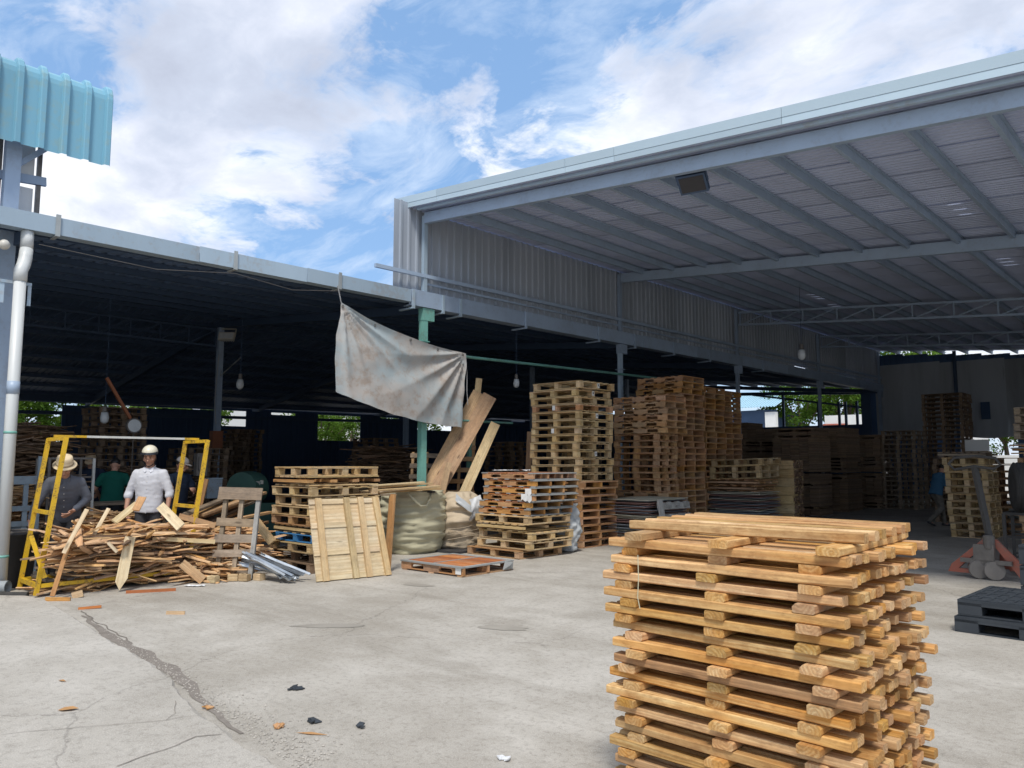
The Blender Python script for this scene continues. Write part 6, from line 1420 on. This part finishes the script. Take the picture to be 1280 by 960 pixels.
# litter on the open concrete
def scrap(label, loc, s, mat, seed, name='plastic_scrap', cat='litter', rz=0):
    r = random.Random(seed); m = MB()
    for k in range(5):
        a = r.uniform(0, 6.28); c = Vector((r.uniform(-s, s) * .6, r.uniform(-s, s) * .4, r.uniform(.004, s * .35))); u = Vector((math.cos(a), math.sin(a), r.uniform(-.3, .4))) * s * r.uniform(.4, .8); v = Vector((-math.sin(a), math.cos(a), r.uniform(-.3, .5))) * s * r.uniform(.2, .45)
        q = [c - u - v, c + u - v * .6, c + u * .7 + v, c - u * .8 + v * .9]; q = [Vector((p.x, p.y, max(.003, p.z))) for p in q]; q2 = [p + Vector((0, 0, .006)) for p in q]
        m.add([tuple(p) for p in q + q2], [(3, 2, 1, 0), (4, 5, 6, 7), (0, 1, 5, 4), (1, 2, 6, 5), (2, 3, 7, 6), (3, 0, 4, 7)])
    tag(ob(name, m, mat, None, loc, (0, 0, rz)), label, cat)
scrap('flat black plastic scrap farthest out on the open concrete', (-4.97, 3.04, 0), .058, 'black_plastic', 1)
scrap('crumpled black plastic scrap standing up on the concrete', (-4.30, 2.75, 0), .054, 'black_plastic', 2)
scrap('small black plastic scrap right of the crumpled one', (-3.98, 2.89, 0), .038, 'black_plastic', 3)
scrap('white paper scrap at the bottom edge of the picture', (-3.0, 3.12, 0), .04, 'plastic_white', 4, 'paper_scrap')
scrap('tiny orange bark piece on the broken slab edge', (-5.0, 2.42, .0), .035, 'orange', 5, 'bark_piece')
scrap('small reddish bark piece beside the crumpled black scrap', (-4.35, 2.55, .0), .045, 'red', 6, 'bark_piece')
m = MB(); vs = [(-.06, 0, .003), (-.03, .03, .012), (.02, .032, .016), (.065, .012, .006), (.03, -.02, .012), (-.02, -.025, .008)]
m.add(vs, [(0, 5, 4, 3, 2, 1)]); tag(ob('dry_leaf', m, 'leaf_scrap', None, (-5.55, 1.76, .024), (0, 0, .9)), 'single dry brown leaf on the pale slab at bottom left', 'leaf')
m = MB(); m.add([(-.04, 0, .003), (0, .012, .01), (.05, 0, .004), (0, -.012, .006)], [(0, 3, 2, 1)]); tag(ob('dry_leaf', m, 'leaf_scrap', None, (-6.3, 1.95, .024), (0, 0, .3)), 'tiny reddish leaf on the pale slab left of the broken edge', 'leaf')
m = MB(); m.add([(-.10, 0, .003), (0, .012, .012), (.12, 0.01, .004), (0, -.012, .006)], [(0, 3, 2, 1)]); tag(ob('straw', m, 'leaf_scrap', None, (-4.1, 2.62, 0), (0, 0, .5)), 'thin brown straw on the grit near the bottom edge', 'straw')

lean_board((-12.55, 5.72, .55), (-12.48, 5.84, 1.32), .13, .05, 'orange', 'upright reddish board held by the person in the navy shirt')
# ------------------------------------------------------------------ beyond the sheds: trees, house, wall
def leafmesh(seed, n, R_, zc, hz_, clumps=26):
    r = random.Random(seed); m = MB(); cs = []
    for k in range(clumps):
        a = r.uniform(0, 6.28); rr_ = R_ * r.random() ** .5; z_ = zc + hz_ * r.uniform(-1, 1) * math.sqrt(max(.05, 1 - (rr_/R_)**2)); cs.append((rr_ * math.cos(a), rr_ * math.sin(a), z_, r.uniform(.35, .8) * R_ * .42))
    for i in range(n):
        c = r.choice(cs); d = Vector((r.gauss(0, 1), r.gauss(0, 1), r.gauss(0, .8))).normalized() * c[3] * r.random() ** .4
        p = Vector(c[:3]) + d; s = r.uniform(.055, .13); u = Vector((r.gauss(0, 1), r.gauss(0, 1), r.gauss(0, .6))).normalized() * s; v = u.orthogonal().normalized() * s * .5
        v = Matrix.Rotation(r.uniform(0, 6.28), 3, u.normalized()) @ v
        m.add([tuple(p - u), tuple(p + v), tuple(p + u), tuple(p - v)], [(0, 1, 2, 3)])
    return m, cs
LM = [leafmesh(s, 7000, 2.6, 4.4, 2.0, 34) for s in (1, 2, 3)]
LME = []
for m, cs in LM:
    me = m.mesh('crown'); me.materials.append(M['leaf']); t = MB(); t.tube([(0, 0, 0), (.08, .05, 1.4), (-.05, .1, 2.6), (.05, 0, 4.0)], [.2, .16, .12, .05], 8)
    for c in cs[:9]: t.tube([(0, .08, 2.2 + R.random()), (c[0] * .5, c[1] * .5, c[2] * .8), c[:3]], [.07, .045, .015], 6)
    tme = t.mesh('trunk', True); tme.materials.append(M['trunk']); LME.append((me, tme))
spots = [(-36, 8.3, .9, 'bushy tree in the leftmost opening beyond the offcut heap'), (-35.5, 10.5, .8, 'tree beyond the far eave behind the cart frame'), (-37, 15.5, .9, 'tree in the small opening right of the inner lamp post'), (-36, 23.2, .75, 'tree beside the white wall above the pale pallets'),
 (-38, 26.5, .85, 'tree in the slot behind the green post'), (-38, 30.5, 1.0, 'tree in the slot between the tarpaulin and tall stacks'), (-24.3, 58, 1.15, 'tree hanging over the end of the teal roof'), (-22.0, 61, 1.35, 'bushy tree in the middle of the far gable opening'), (-26, 70, 1.6, 'tall tree behind the teal roofed building'),
 (-19.5, 66, 1.6, 'tall tree behind the white wall, right of the gable opening'), (-16.0, 62, 1.4, 'tree at the right end of the white wall'), (-8.3, 44, .8, 'tree left in the low opening of the back wall'), (-6.4, 47, .9, 'tree right in the low opening of the back wall')]
for i, (x_, y_, s, lb) in enumerate(spots):
    t = thing('tree', 'green ' + lb, 'tree', (x_, y_, 0), (0, 0, i * 1.7), 'trees beyond the sheds'); t.scale = (s, s, s * (1.0 if x_ < -33 else 1.15))
    a, b = LME[i % 3]
    for nm, me in (('crown', a), ('trunk', b)): o = bpy.data.objects.new(nm, me); col.objects.link(o); o.parent = t
h = thing('house', 'low building with pale teal ribbed roof beyond the far gable', 'house', (-28.5, 54, 0))
m = MB(); m.box(-4, 3.6, 0, 6, 0, 5.4); ob('wall', m, 'clad_dark', h)
m = MB(); vs = []; fs = []; n = 40
for i in range(n + 1):
    x_ = -5 + 9.2 * i / n
    for d, xx in ((0, x_), (0, x_ + .12), (.06, x_ + .14), (.06, x_ + .22)): vs += [(xx, -.7, 5.55 + d), (xx, 3.2, 7.0 + d)]
for i in range(len(vs)//2 - 1): fs.append((2*i, 2*i+2, 2*i+3, 2*i+1))
m.add(vs, fs); ob('roof', m, 'far_teal', h)
m = MB(); m.box(3.4, 4.2, -.4, 0, 0, 5.2); ob('wall_end', m, 'plaster', h)
w_ = thing('boundary_wall', 'long white wall with red coping beyond the far gable', 'wall', (-19.5, 56, 0))
m = MB(); m.box(-2.2, 8, 0, .25, 0, 4.9); ob('wall_panel', m, 'plaster', w_); m = MB(); m.box(-2.3, -.6, -.1, .3, 4.0, 4.3); ob('coping', m, 'rooftile', w_)
w_ = thing('boundary_wall', 'white wall glimpsed through the gap above the pale pallets', 'wall', (-42, 26, 0))
m = MB(); m.box(0, .25, -6, 4, 0, 4.6); ob('wall_panel', m, 'plaster', w_)
w_ = thing('boundary_wall', 'pale wall glimpsed through the low opening in the back wall', 'wall', (-7.5, 42, 0))
m = MB(); m.box(-3, 5, 0, .2, 0, 1.9); ob('wall_panel', m, 'plaster', w_)
